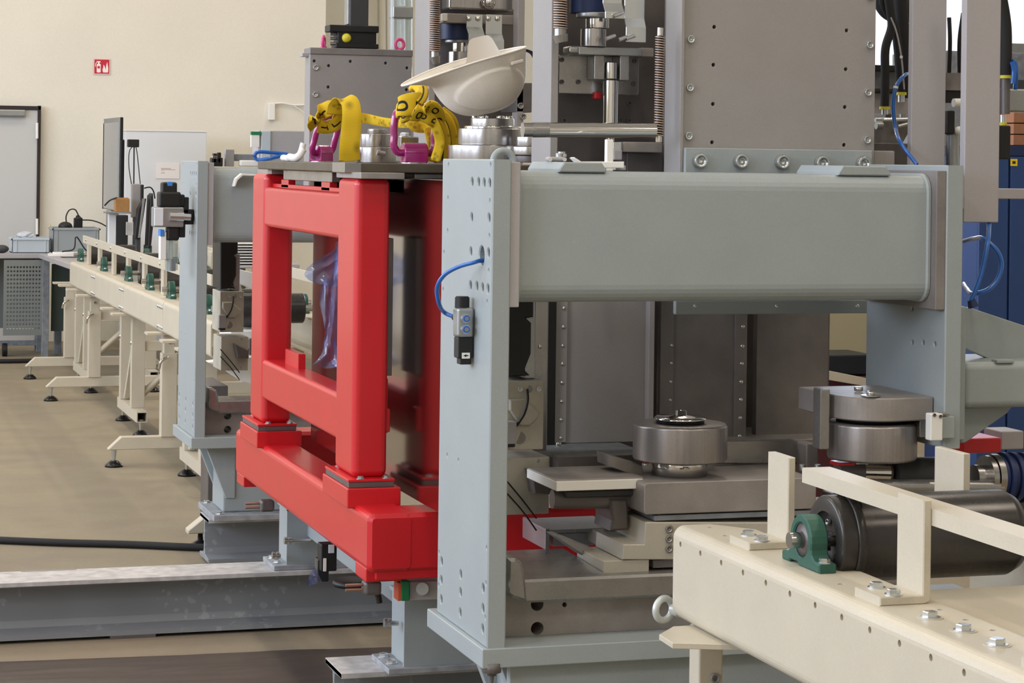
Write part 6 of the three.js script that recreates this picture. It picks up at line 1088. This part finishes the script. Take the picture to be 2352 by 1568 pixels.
// ================= parts seen between the rear portal and the red stand =================
{
  const z = ZB - 0.95, g = thing('sheet_stack', 'stack of thin pale sheets behind the rear portal', 'sheets', onZ(550, 618, z));
  const e = bz(524, 556, 640, 612, z, 0.4);
  for (let i = 0; i < 9; i++) { const y = onZ(550, 612 - i * 6.4, z).y; part(g, 'sheet', box([onZ(i < 6 ? 524 + i * 0.5 : 528, 600, z).x, e[1], y, y + 0.006, z - 0.4, z + 0.01 * (i % 2)], 0.001), i % 3 ? M.white : M.paper); }
  part(g, 'rack', merge([box([e[0] + 0.02, e[0] + 0.05, 0.9, e[3], z - 0.39, z - 0.3], 0.002), box([e[1] - 0.05, e[1] - 0.02, 0.9, e[3], z - 0.39, z - 0.3], 0.002)]), M.darkGrey); 
  const h = thing('coil_guide', 'cream guide arm and bent guard in front of dark roller', 'guide', onZ(552, 830, z));
  part(h, 'guard', ext([[524, 612], [640, 640], [640, 690], [560, 656], [520, 648]].map(([x, y]) => { const p = onZ(x, y, z + 0.09); return [p.x, p.y]; }).reverse(), 'z', z + 0.05, z + 0.09, [], 0.003), M.white);
  part(h, 'arm', tube([onZ(531, 652, z + 0.1), onZ(548, 658, z + 0.1), onZ(547, 700, z + 0.1), onZ(545, 740, z + 0.1), onZ(534, 748, z + 0.1)], 0.011, 30, 8), M.cream); part(h, 'dark_roll', cyl(onZ(552, 715, z - 0.1), onZ(640, 715, z - 0.1), 0.075), M.roller);
  part(h, 'shelf', box(bz(530, 760, 640, 786, z + 0.05, 0.3), 0.004), M.white); part(h, 'slide', box(bz(522, 778, 640, 800, z + 0.12, 0.2), 0.004), M.steelRaw); part(h, 'slide', box(bz(506, 776, 524, 828, z + 0.12, 0.1), 0.003), M.darkSteel); part(h, 'slide_lower', box(bz(524, 800, 640, 812, z + 0.1, 0.2), 0.003), M.darkSteel);
  part(h, 'apron', ext([[478, 832], [640, 812], [640, 900], [556, 876], [520, 852]].map(([x, y]) => { const p = onZ(x, y, z + 0.2); return [p.x, p.y]; }).reverse(), 'z', z + 0.1, z + 0.2, [], 0.003), M.white);
  part(h, 'bed', box([onZ(470, 900, z).x, 1.8, 0.6, onZ(550, 880, z).y, z - 0.3, z + 0.1], 0.004), M.darkSteel); part(h, 'pedestal', box([onZ(480, 900, z).x, 1.78, 0, 0.6, z - 0.2, z], 0.004), M.darkSteel);
}
{ // small parts on the rear beam
  const z = ZB - 0.1, g = thing('beam_fittings', 'small black and silver fittings with a blue hose on the rear beam', 'fittings', onZ(530, 388, z));
  part(g, 'valve', merge([box(bz(486, 362, 512, 382, z, 0.05), 0.003), box(bz(490, 352, 498, 374, z, 0.03), 0.003), box(bz(500, 350, 508, 374, z, 0.03), 0.003)]), M.black); part(g, 'cap', box(bz(488, 358, 499, 364, z + 0.002, 0.03), 0.002), M.chrome);
  part(g, 'bracket', box(bz(518, 343, 538, 382, z - 0.02, 0.04), 0.003), M.taupe); part(g, 'plate', box(bz(536, 354, 590, 370, z - 0.04, 0.05), 0.003), M.primerGrey); part(g, 'white_body', box(bz(552, 368, 596, 382, z, 0.05), 0.006), M.white); part(g, 'blue_hose', tube([onZ(584, 358, z), onZ(590, 350, z), onZ(620, 350, z), onZ(660, 354, z)], 0.008, 20, 8), M.blueHose); part(g, 'blue_hose', tube([onZ(660, 354, z), onZ(620, 364, z + 0.02), onZ(590, 366, z), onZ(584, 358, z)], 0.008, 20, 8), M.blueHose);
  const b = thing('guard_flap', 'bent white guard strip hanging at the rear beam', 'guard', onZ(560, 412, z + 0.05)); part(b, 'strip', ext([[537, 428], [542, 410], [556, 398], [590, 400], [590, 404], [558, 403], [546, 414], [541, 428]].map(([x, y]) => { const p = onZ(x, y, z + 0.12); return [p.x, p.y]; }).reverse(), 'z', z + 0.07, z + 0.12, [], 0.001), M.white);
  const c = thing('control_box', 'pale grey control box with label behind the edge-on ring', 'control box', onZ(640, 372, ZB - 0.6)), zc = ZB - 0.6; part(c, 'body', box(bz(594, 300, 700, 376, zc, 0.15), 0.004), M.taupePale); part(c, 'blue_edge', box(bz(600, 300, 622, 370, zc + 0.01, 0.02), 0.004), M.crateBlue); part(c, 'green_strip', box(bz(577, 302, 600, 310, zc + 0.012, 0.02), 0.001), M.pcbGreen); part(c, 'label', box(bz(577, 308, 596, 338, zc + 0.01, 0.02), 0.001), M.paper); part(c, 'post', box([onZ(640, 370, zc).x, onZ(660, 370, zc).x, 0, onZ(640, 374, zc).y, zc - 0.1, zc - 0.05], 0.003), M.taupe);
  const w = thing('white_tape', 'white crumpled strap lying beside the edge-on magenta ring', 'strap', V(onZ(680, 372, -7.7).x, YT, -7.7)); const wy = YT + 0.0125; part(w, 'strap', tube([onZ(650, 352, -7.7).setY(wy), onZ(672, 350, -7.62).setY(wy), onZ(688, 345, -7.6).setY(wy + 0.012), onZ(697, 335, -7.6).setY(wy + 0.05)], 0.011, 20, 8), M.white); part(w, 'strap', tube([onZ(664, 354, -7.5).setY(wy + 0.002), onZ(684, 352, -7.46).setY(wy + 0.002), onZ(697, 342, -7.46).setY(wy + 0.03)], 0.013, 16, 8), M.white);
}
{ // dark crinkled protective sheet lying on the floor before the beam
  const pts = [], idx = [], nx = 80, nz = 60, a = onY(0, 1520, 0), b = onY(905, 1486, 0), x0 = -1.2, x1 = 2.2, z1 = -6.75; const uvs = [];
  for (let j = 0; j <= nz; j++) for (let i = 0; i <= nx; i++) { const x = x0 + (x1 - x0) * i / nx, t = (x - a.x) / (b.x - a.x), ze = a.z + (b.z - a.z) * t, z = ze + (z1 - ze) * j / nz; const w = fbm(x * 1.6, z * 7, 3, 4), c = Math.max(0, fbm(x * 2 + 5, z * 16, 9, 3)); pts.push(x, Math.max(0.001, 0.005 + 0.012 * w + 0.016 * c * Math.min(1, j / 4)) * (j && i && i < nx && j < nz ? 1 : 0.25), z); uvs.push(x, z); }
  for (let j = 0; j < nz; j++) for (let i = 0; i < nx; i++) { const p = j * (nx + 1) + i; idx.push(p, p + nx + 1, p + 1, p + 1, p + nx + 1, p + nx + 2); }
  const q = new THREE.BufferGeometry(); q.setAttribute('position', new THREE.Float32BufferAttribute(pts, 3)); q.setAttribute('uv', new THREE.Float32BufferAttribute(uvs, 2)); q.setIndex(idx); q.computeVertexNormals(); q.userData.keepUv = true;
  single('floor_covering', 'dark brown crinkled protective sheet on the floor before the long steel beam', 'floor sheet', q, M.sheetBrown);
}
{ // chamfered support foot standing behind the rear stand
  const z = -9.86, x0 = onZ(428, 1290, z).x, g = thing('support_foot', 'cream chamfered support foot behind the short floor beam', 'support', V(x0 + 0.2, 0, z));
  part(g, 'base_tube', ext([[x0, 0.06], [x0 + 0.5, 0.06], [x0 + 0.5, 0.13], [x0 + 0.07, 0.13], [x0, 0.075]], 'z', z - 0.04, z + 0.04, [], 0.004), M.cream);
  part(g, 'levelling_foot', lathe([[0, 0], [0.045, 0], [0.04, 0.012], [0.014, 0.026], [0.01, 0.06], [0, 0.06]], V(x0 + 0.06, 0, z), 20), M.blackGloss); part(g, 'levelling_foot', lathe([[0, 0], [0.045, 0], [0.04, 0.012], [0.014, 0.026], [0.01, 0.06], [0, 0.06]], V(x0 + 0.44, 0, z), 20), M.blackGloss);
}

// ================= covers, hoses and cabinets at the right =================
{
  const z = ZF - 0.5, g = thing('cable_duct', 'tall plain grey cable duct between the hoses', 'duct', onZ(2130, 384, z)); const e = bz(2095, -160, 2174, 383, z, 0.023); part(g, 'cover', box(e, 0.003), M.taupePale); part(g, 'foot', box([e[0] - 0.02, e[1] + 0.02, onZ(2130, 400, z).y, e[2], z - 0.12, z + 0.005], 0.002), M.darkSteel); part(g, 'carrier', box([e[0], e[1], TOP_Y - 0.05, e[2] - 0.01, z - 0.12, z - 0.04], 0.002), M.darkSteel);
  const z2 = ZF - 0.16, h = thing('cable_duct', 'tall grey cable duct ending beside the right column', 'duct', onZ(2255, 512, z2)); const e2 = bz(2218, -160, 2298, 511, z2, 0.028); part(h, 'cover', box(e2, 0.003), M.taupePale); part(h, 'mounting', box([XR + PT + 0.001, e2[0] + 0.02, onZ(2230, 480, z2).y, onZ(2230, 410, z2).y, z2 - 0.027, z2 - 0.002], 0.002), M.grey);
}
{ // black hoses with yellow rings and fittings
  const z = ZF - 0.72;
  const hose = (label, pts, r, ring) => {
    const P0 = pts.map(([x, y, d = 0]) => onZ(x, y, z + d)), e = P0[P0.length - 1], g = thing('hydraulic_hose', label, 'hose', e.clone());
    part(g, 'hose', tube(P0, r, 44, 14), M.rubber);
    if (ring) { part(g, 'yellow_ring', cyl(V(e.x, e.y - 0.004, e.z), V(e.x, e.y + 0.004, e.z), r * 1.22, r * 1.22, 20), M.yellowPlain); part(g, 'fitting', cyl(V(e.x, e.y - ring, e.z), V(e.x, e.y - 0.004, e.z), 0.01, 0.01, 6), M.zinc); }
    return g;
  };
  hose('straight black hose ending in a yellow ring beside the tower plate', [[2030, -60], [2044, 20], [2048, 60], [2034, 110], [2033, 170], [2032, 248]], 0.0125, 0.018);
  hose('black hose with yellow ring above the silver fittings', [[2020, -60, -0.03], [2030, 10, -0.03], [2054, 60, -0.03], [2062, 110, -0.03], [2066, 170, -0.03], [2070, 215, -0.03]], 0.0125, 0.024);
  hose('thick black hose running down along the first grey duct', [[2064, -60, -0.065], [2072, 60, -0.065], [2080, 130, -0.065], [2084, 225, -0.065]], 0.02, 0);
  hose('fat black hose crossing behind the top of the tower plate', [[2010, -60, -0.12], [2040, 20, -0.12], [2080, 30, -0.12], [2100, 10, -0.12]], 0.03, 0);
  { const g = thing('thin_cable', 'thin grey cable clipped along the black hoses', 'cable', onZ(2074, 210, z)); part(g, 'cable', tube([[2046, 40, 0.03], [2058, 70, 0.03], [2070, 130, 0.03], [2077, 205, 0.03]].map(([x, y, d]) => onZ(x, y, z + d)), 0.0025, 30, 8), M.taupePale); part(g, 'clip', cyl(onZ(2070, 128, z + 0.03), onZ(2070, 134, z + 0.03), 0.004), M.white); }
  { const g = thing('hydraulic_manifold', 'grey cast manifold with silver fittings below the hoses', 'manifold', onZ(2040, 390, z));
    part(g, 'casting', ext([[2008, 276], [2036, 272], [2090, 274], [2092, 300], [2068, 340], [2062, 392], [2008, 392]].map(([x, y]) => { const p = onZ(x, y, z - 0.03); return [p.x, p.y]; }).reverse(), 'z', z - 0.12, z - 0.03, [], 0.006), M.taupeDeep); part(g, 'elbow', cyl(onZ(2012, 288, z), onZ(2026, 288, z), 0.011), M.zincMatte); part(g, 'cross_pipe', cyl(onZ(2010, 276, z - 0.012), onZ(2092, 274, z - 0.012), 0.006), M.zinc); part(g, 'stub', cyl(onZ(2074, 262, z - 0.02), onZ(2074, 276, z - 0.02), 0.011, 0.011, 6), M.zincMatte); part(g, 'elbow_lever', cyl(onZ(2062, 290, z), onZ(2086, 284, z), 0.005), M.zinc); }
  { const g = thing('air_hose', 'blue air hose bowing in front of the black hoses', 'hose', onZ(2106, 378, z + 0.26)); part(g, 'tube', tube([[2090, 170, 0.02], [2076, 174, 0.1], [2058, 200, 0.13], [2052, 240, 0.13], [2056, 290, 0.14], [2070, 330, 0.22], [2106, 378, 0.26]].map(([x, y, d]) => onZ(x, y, z + d)), 0.0055, 50, 10), M.blueHose); part(g, 'clip', cyl(onZ(2058, 198, z + 0.13), onZ(2057, 203, z + 0.13), 0.0068), M.white); }
  { const g = thing('cross_rails', 'stacked dark and grey cross rails behind the hoses', 'rails', onZ(2050, 262, z - 0.2)); part(g, 'black_rail', box(bz(2006, 150, 2100, 164, z - 0.2, 0.04), 0.003), M.black); part(g, 'black_rail', box(bz(2006, 206, 2100, 214, z - 0.2, 0.04), 0.003), M.black); part(g, 'grey_panel', box(bz(2006, 163, 2100, 206, z - 0.23, 0.03), 0.003), M.primerGrey); part(g, 'pale_panel', box(bz(2006, 214, 2100, 268, z - 0.23, 0.03), 0.003), M.taupePale); part(g, 'bracket', box([onZ(2006, 260, z - 0.2).x, onZ(2020, 260, z - 0.2).x, onZ(2010, 300, z - 0.2).y, onZ(2010, 262, z - 0.2).y, z - 0.27, z - 0.1215], 0.002), M.darkSteel); }
}
{
  const z = ZF - 0.3, p = (x, y, d = 0) => onZ(x, y, z + d);
  const g = thing('hydraulic_hose', 'thick black hose with yellow ring right of the last duct', 'hose', p(2309, 262));
  part(g, 'hose', tube([p(2286, -60), p(2300, 0), p(2309, 60), p(2310, 120), p(2309, 174)], 0.0165, 40, 16), M.rubber); part(g, 'yellow_ring', cyl(p(2309, 173), p(2309, 180), 0.018), M.yellowPlain); part(g, 'fitting', cyl(p(2309, 180), p(2309, 262), 0.0125, 0.0125, 20), M.darkSteel);
  const c = thing('pipe_coupling', 'grey pipe coupling block behind the thick hose', 'coupling', onZ(2305, 262, z - 0.04)); part(c, 'block', box(bz(2292, 204, 2318, 262, z - 0.03, 0.05), 0.004), M.taupeDeep); part(c, 'silver_body', box(bz(2319, 205, 2360, 256, z - 0.05, 0.06), 0.004), M.zincMatte);
  const v = thing('valve_block', 'black valve block with a small yellow ring on top', 'valve', onZ(2308, 366, z)); part(v, 'block', box(bz(2294, 288, 2322, 366, z, 0.05), 0.004), M.black); part(v, 'yellow_ring', cyl(p(2303, 281, -0.025), p(2303, 288, -0.025), 0.011), M.yellowPlain); part(v, 'stub', cyl(p(2303, 264, -0.025), p(2303, 281, -0.025), 0.009), M.zinc);
  const b = thing('air_hose', 'short doubled blue hose beside the thick black hose', 'hose', p(2332, 196, 0.02)); part(b, 'tube', tube([p(2324, 140, 0.02), p(2332, 146, 0.02), p(2334, 170, 0.02), p(2332, 204, 0.0)], 0.006, 20, 8), M.blueHose); part(b, 'tube', tube([p(2324, 142, 0.034), p(2328, 160, 0.034), p(2326, 192, 0.034)], 0.006, 20, 8), M.blueHose);
  const zz = z - 0.3, m = thing('valve_stack', 'black solenoid and grey tank in the gap between the ducts', 'valve', onZ(2190, 385, zz)); part(m, 'back_rail', box([onZ(2172, 300, zz - 0.06).x, XR + 0.12, TOP_Y - 0.05, onZ(2180, 330, zz).y, zz - 0.12, zz - 0.07], 0.003), M.darkSteel); part(m, 'solenoid', box(bz(2177, 254, 2194, 308, zz, 0.05), 0.004), M.black); part(m, 'pipe', cyl(onZ(2190, 236, zz), onZ(2210, 236, zz), 0.012), M.white); part(m, 'plate', box(bz(2172, 166, 2212, 208, zz - 0.05, 0.03), 0.002), M.taupeDeep); part(m, 'dark_plate', box(bz(2172, 208, 2212, 236, zz - 0.06, 0.03), 0.002), M.black); part(m, 'grey_tank', cyl(onZ(2188, 400, zz - 0.03), onZ(2188, 306, zz - 0.03), 0.018), M.zincMatte); part(m, 'white_elbow', new THREE.SphereGeometry(0.012, 14, 10).translate(...onZ(2202, 300, zz).toArray()), M.white);
  const h1 = thing('thin_hose', 'thin black hose dropping beside the first duct edge', 'hose', onZ(2178, 168, zz)); part(h1, 'hose', tube([onZ(2180, 40, zz), onZ(2182, 90, zz), onZ(2180, 166, zz - 0.03)], 0.006, 16, 8), M.rubber); const h2 = thing('thin_hose', 'thin black hose dropping beside the second duct edge', 'hose', onZ(2204, 168, zz)); part(h2, 'hose', tube([onZ(2212, 30, zz), onZ(2204, 90, zz), onZ(2204, 166, zz - 0.03)], 0.006, 16, 8), M.rubber);
}
{ // blue loops at the column
  const z = ZF - 0.1, p = ([x, y, d = 0]) => onZ(x, y, z + d);
  const g = thing('air_hose', 'blue air hose looping out behind the right column', 'hose', onZ(2260, 675, z)); part(g, 'tube', tube([[2214, 554, -0.24], [2236, 548, -0.16], [2264, 552, -0.02], [2290, 576, 0], [2300, 606, 0], [2292, 640, 0], [2268, 666, 0], [2240, 674, -0.02], [2222, 664, -0.14], [2214, 652, -0.24]].map(p), 0.006, 80, 10), M.blueHose);
  const h = thing('air_hose', 'blue air hose hanging straight from the last duct', 'hose', onZ(2230, 700, z)); part(h, 'tube', tube([[2272, 513, -0.075], [2268, 560, 0.03], [2256, 620, 0.035], [2242, 664, 0.035], [2230, 690, 0.03]].map(p), 0.006, 50, 10), M.blueHose); part(h, 'fitting', cyl(p([2231, 688, 0.03]), p([2236, 704, 0.03]), 0.01, 0.014), M.navy);
}
{ // background on the right: blue cabinets, pale bar, shelves
  const z = -9.5, g = thing('blue_cabinet', 'dark blue switch cabinets with a yellow warning sticker', 'cabinet', V(onZ(2320, 600, z).x, 0, z - 0.25));
  const e = bz(2243, 344, 2312, 900, z, 0.5); e[2] = 0; e[3] = onZ(2320, 336, z).y; part(g, 'body', box([e[0], e[0] + 1.3, 0.06, e[3], z - 0.5, z], 0.005), M.blueCab); part(g, 'plinth', box([e[0] + 0.02, e[0] + 1.28, 0, 0.06, z - 0.48, z - 0.03], 0), M.black);
  part(g, 'top_band', box([e[0] - 0.005, e[0] + 1.305, onZ(2320, 358, z).y, e[3] + 0.004, z - 0.5, z + 0.01], 0.002), M.navy);
  for (const x of [2243, 2314]) part(g, 'door', box([onZ(x + 2, 500, z).x, onZ(x + 68, 500, z).x, 0.12, onZ(2320, 360, z).y, z, z + 0.018], 0.003), M.blueCab);
  const st = bz(2321, 365, 2337, 381, z + 0.0195, 0.001); part(g, 'warning_sticker', box(st, 0), M.yellowBright ??= mk('yellowBright', 0xf0d020, 0.5)); part(g, 'sticker_mark', box([st[0] + 0.01, st[1] - 0.01, st[2] + 0.01, st[3] - 0.01, st[4], st[5] + 0.0006], 0), M.brown);
  const b = thing('handrail', 'pale horizontal bar running right past the last duct', 'rail', onZ(2330, 446, -6.6)); part(b, 'bar', box([onZ(2286, 446, -6.6).x, onZ(2286, 446, -6.6).x + 1.6, onZ(2330, 457, -6.6).y, onZ(2330, 433, -6.6).y, -6.63, -6.6], 0.003), M.taupePale); part(b, 'upright', box([onZ(2286, 446, -6.6).x + 1.55, onZ(2286, 446, -6.6).x + 1.6, 0, onZ(2330, 457, -6.6).y, -6.64, -6.59], 0.003), M.taupePale);
  const w = thing('wooden_crate', 'brown wooden crate on top of the blue cabinets', 'crate', V(onZ(2345, 330, z - 0.1).x, e[3] + 0.005, z - 0.25)); const wk = bz(2328, 258, 2420, 336, z - 0.1, 0.3); wk[2] = e[3] + 0.005; for (let i = 0; i < 3; i++) { const h = (wk[3] - wk[2]) / 3; part(w, 'plank', box([wk[0], wk[1], wk[2] + i * h + 0.002, wk[2] + (i + 1) * h - 0.002, wk[4], wk[5]], 0.003), M.wood); }
  const s = thing('grey_machine', 'grey machine housing far behind the blue cabinets', 'machine', V(onZ(2340, 300, -12.5).x, 0, -12.8)); const se = bz(2150, 120, 2480, 260, -12.5, 0.6); part(s, 'housing', box([se[0], se[1] + 0.5, 0.1, se[3], -13.1, -12.5], 0.01), M.primerGrey); part(s, 'hood', ext([[se[0] + 0.3, se[3]], [se[1] + 0.5, se[3]], [se[1] + 0.5, se[3] + 0.06], [se[0] + 0.55, se[3] + 0.06]], 'z', -13.0, -12.55, [], 0.003), M.zincMatte); part(s, 'band', box([se[0], se[1] + 0.5, se[3] - 0.22, se[3] - 0.17, -12.5, -12.49], 0), M.darkGrey); part(s, 'foot', box([se[0] + 0.1, se[1], 0, 0.1, -13.0, -12.6], 0), M.darkGrey);
  const sh = thing('shelf_rack', 'white shelf rack with green tray seen behind the column', 'shelf', V(onZ(2222, 600, -10.8).x, 0, -11)), zs = -10.8; const x0 = onZ(2196, 600, zs).x, x1 = onZ(2238, 600, zs).x; for (const x of [x0, x1 - 0.025]) part(sh, 'upright', box([x, x + 0.025, 0, onZ(2220, 505, zs).y, zs - 0.3, zs], 0.002), M.white); for (const y of [545, 566, 642, 690]) part(sh, 'board', box([x0, x1, onZ(2220, y + 5, zs).y, onZ(2220, y, zs).y, zs - 0.3, zs], 0.002), M.white); const tr = thing('green_tray', 'flat green tray on the white shelf rack', 'tray', V((x0 + x1) / 2, onZ(2220, 545, zs).y, zs - 0.13)); part(tr, 'tray', box([x0 + 0.03, x1 - 0.03, onZ(2220, 544.8, zs).y, onZ(2220, 537, zs).y, zs - 0.25, zs - 0.02], 0.002), M.pcbGreen); const wb = thing('white_bin', 'white bin standing on the green tray', 'bin', V((x0 + x1) / 2, onZ(2220, 537, zs).y, zs - 0.13)); part(wb, 'bin', box([x0 + 0.03, x1 - 0.03, onZ(2220, 536.8, zs).y, onZ(2220, 514, zs).y, zs - 0.25, zs - 0.03], 0.004), M.white); for (let i = 0; i < 3; i++) { const f = thing('file_box', ['lowest', 'middle', 'topmost'][i] + ' white file box in the stack on the shelf rack', 'file box', V(x0 + 0.055, onZ(2220, 641.5 - i * 20, zs).y, zs - 0.13), 'file boxes on the shelf rack'); part(f, 'box', box([x0 + 0.03, x0 + 0.08, onZ(2220, 641.5 - i * 20, zs).y, onZ(2220, 622 - i * 20, zs).y, zs - 0.25, zs - 0.02], 0.004), M.white); }
}
{ // seen in the gap left of the right column
  const z = -10, g = thing('tool_trolley', 'cream trolley with a dark blue tray beyond the right column', 'trolley', V(onZ(1940, 900, z).x, 0, z - 0.2)); const p = (x, y) => { const q = onZ(x, y, z); return [q.x, q.y]; };
  part(g, 'back_panel', box([...bz(1850, 600, 2010, 812, z - 0.5, 0.02)], 0.002), M.panelOchre ??= mk('panelOchre', 0xb9b08c, 0.8)); part(g, 'tray', box(bz(1880, 815, 2010, 862, z, 0.3), 0.01), M.trayNavy ??= mk('trayNavy', 0x10161f, 0.4)); part(g, 'sheet', ext([[1880, 846], [2010, 872], [2010, 890], [1880, 868]].map(([x, y]) => p(x, y)).reverse(), 'z', z + 0.02, z + 0.05, [], 0.002), M.cream); part(g, 'body', box([onZ(1860, 900, z).x, onZ(2020, 900, z).x, 0.1, onZ(1940, 864, z).y, z - 0.4, z + 0.01], 0.004), M.maroon ??= mk('maroon', 0x4a1c20, 0.6)); for (const x of [1876, 2004]) part(g, 'castor', cyl(V(onZ(x, 900, z).x - 0.02, 0.05, z - 0.1), V(onZ(x, 900, z).x + 0.02, 0.05, z - 0.1), 0.05), M.black);
}

scene.traverse(o => { if (o.isMesh) { o.castShadow = true; o.receiveShadow = true; } });
renderer.render(scene, camera);
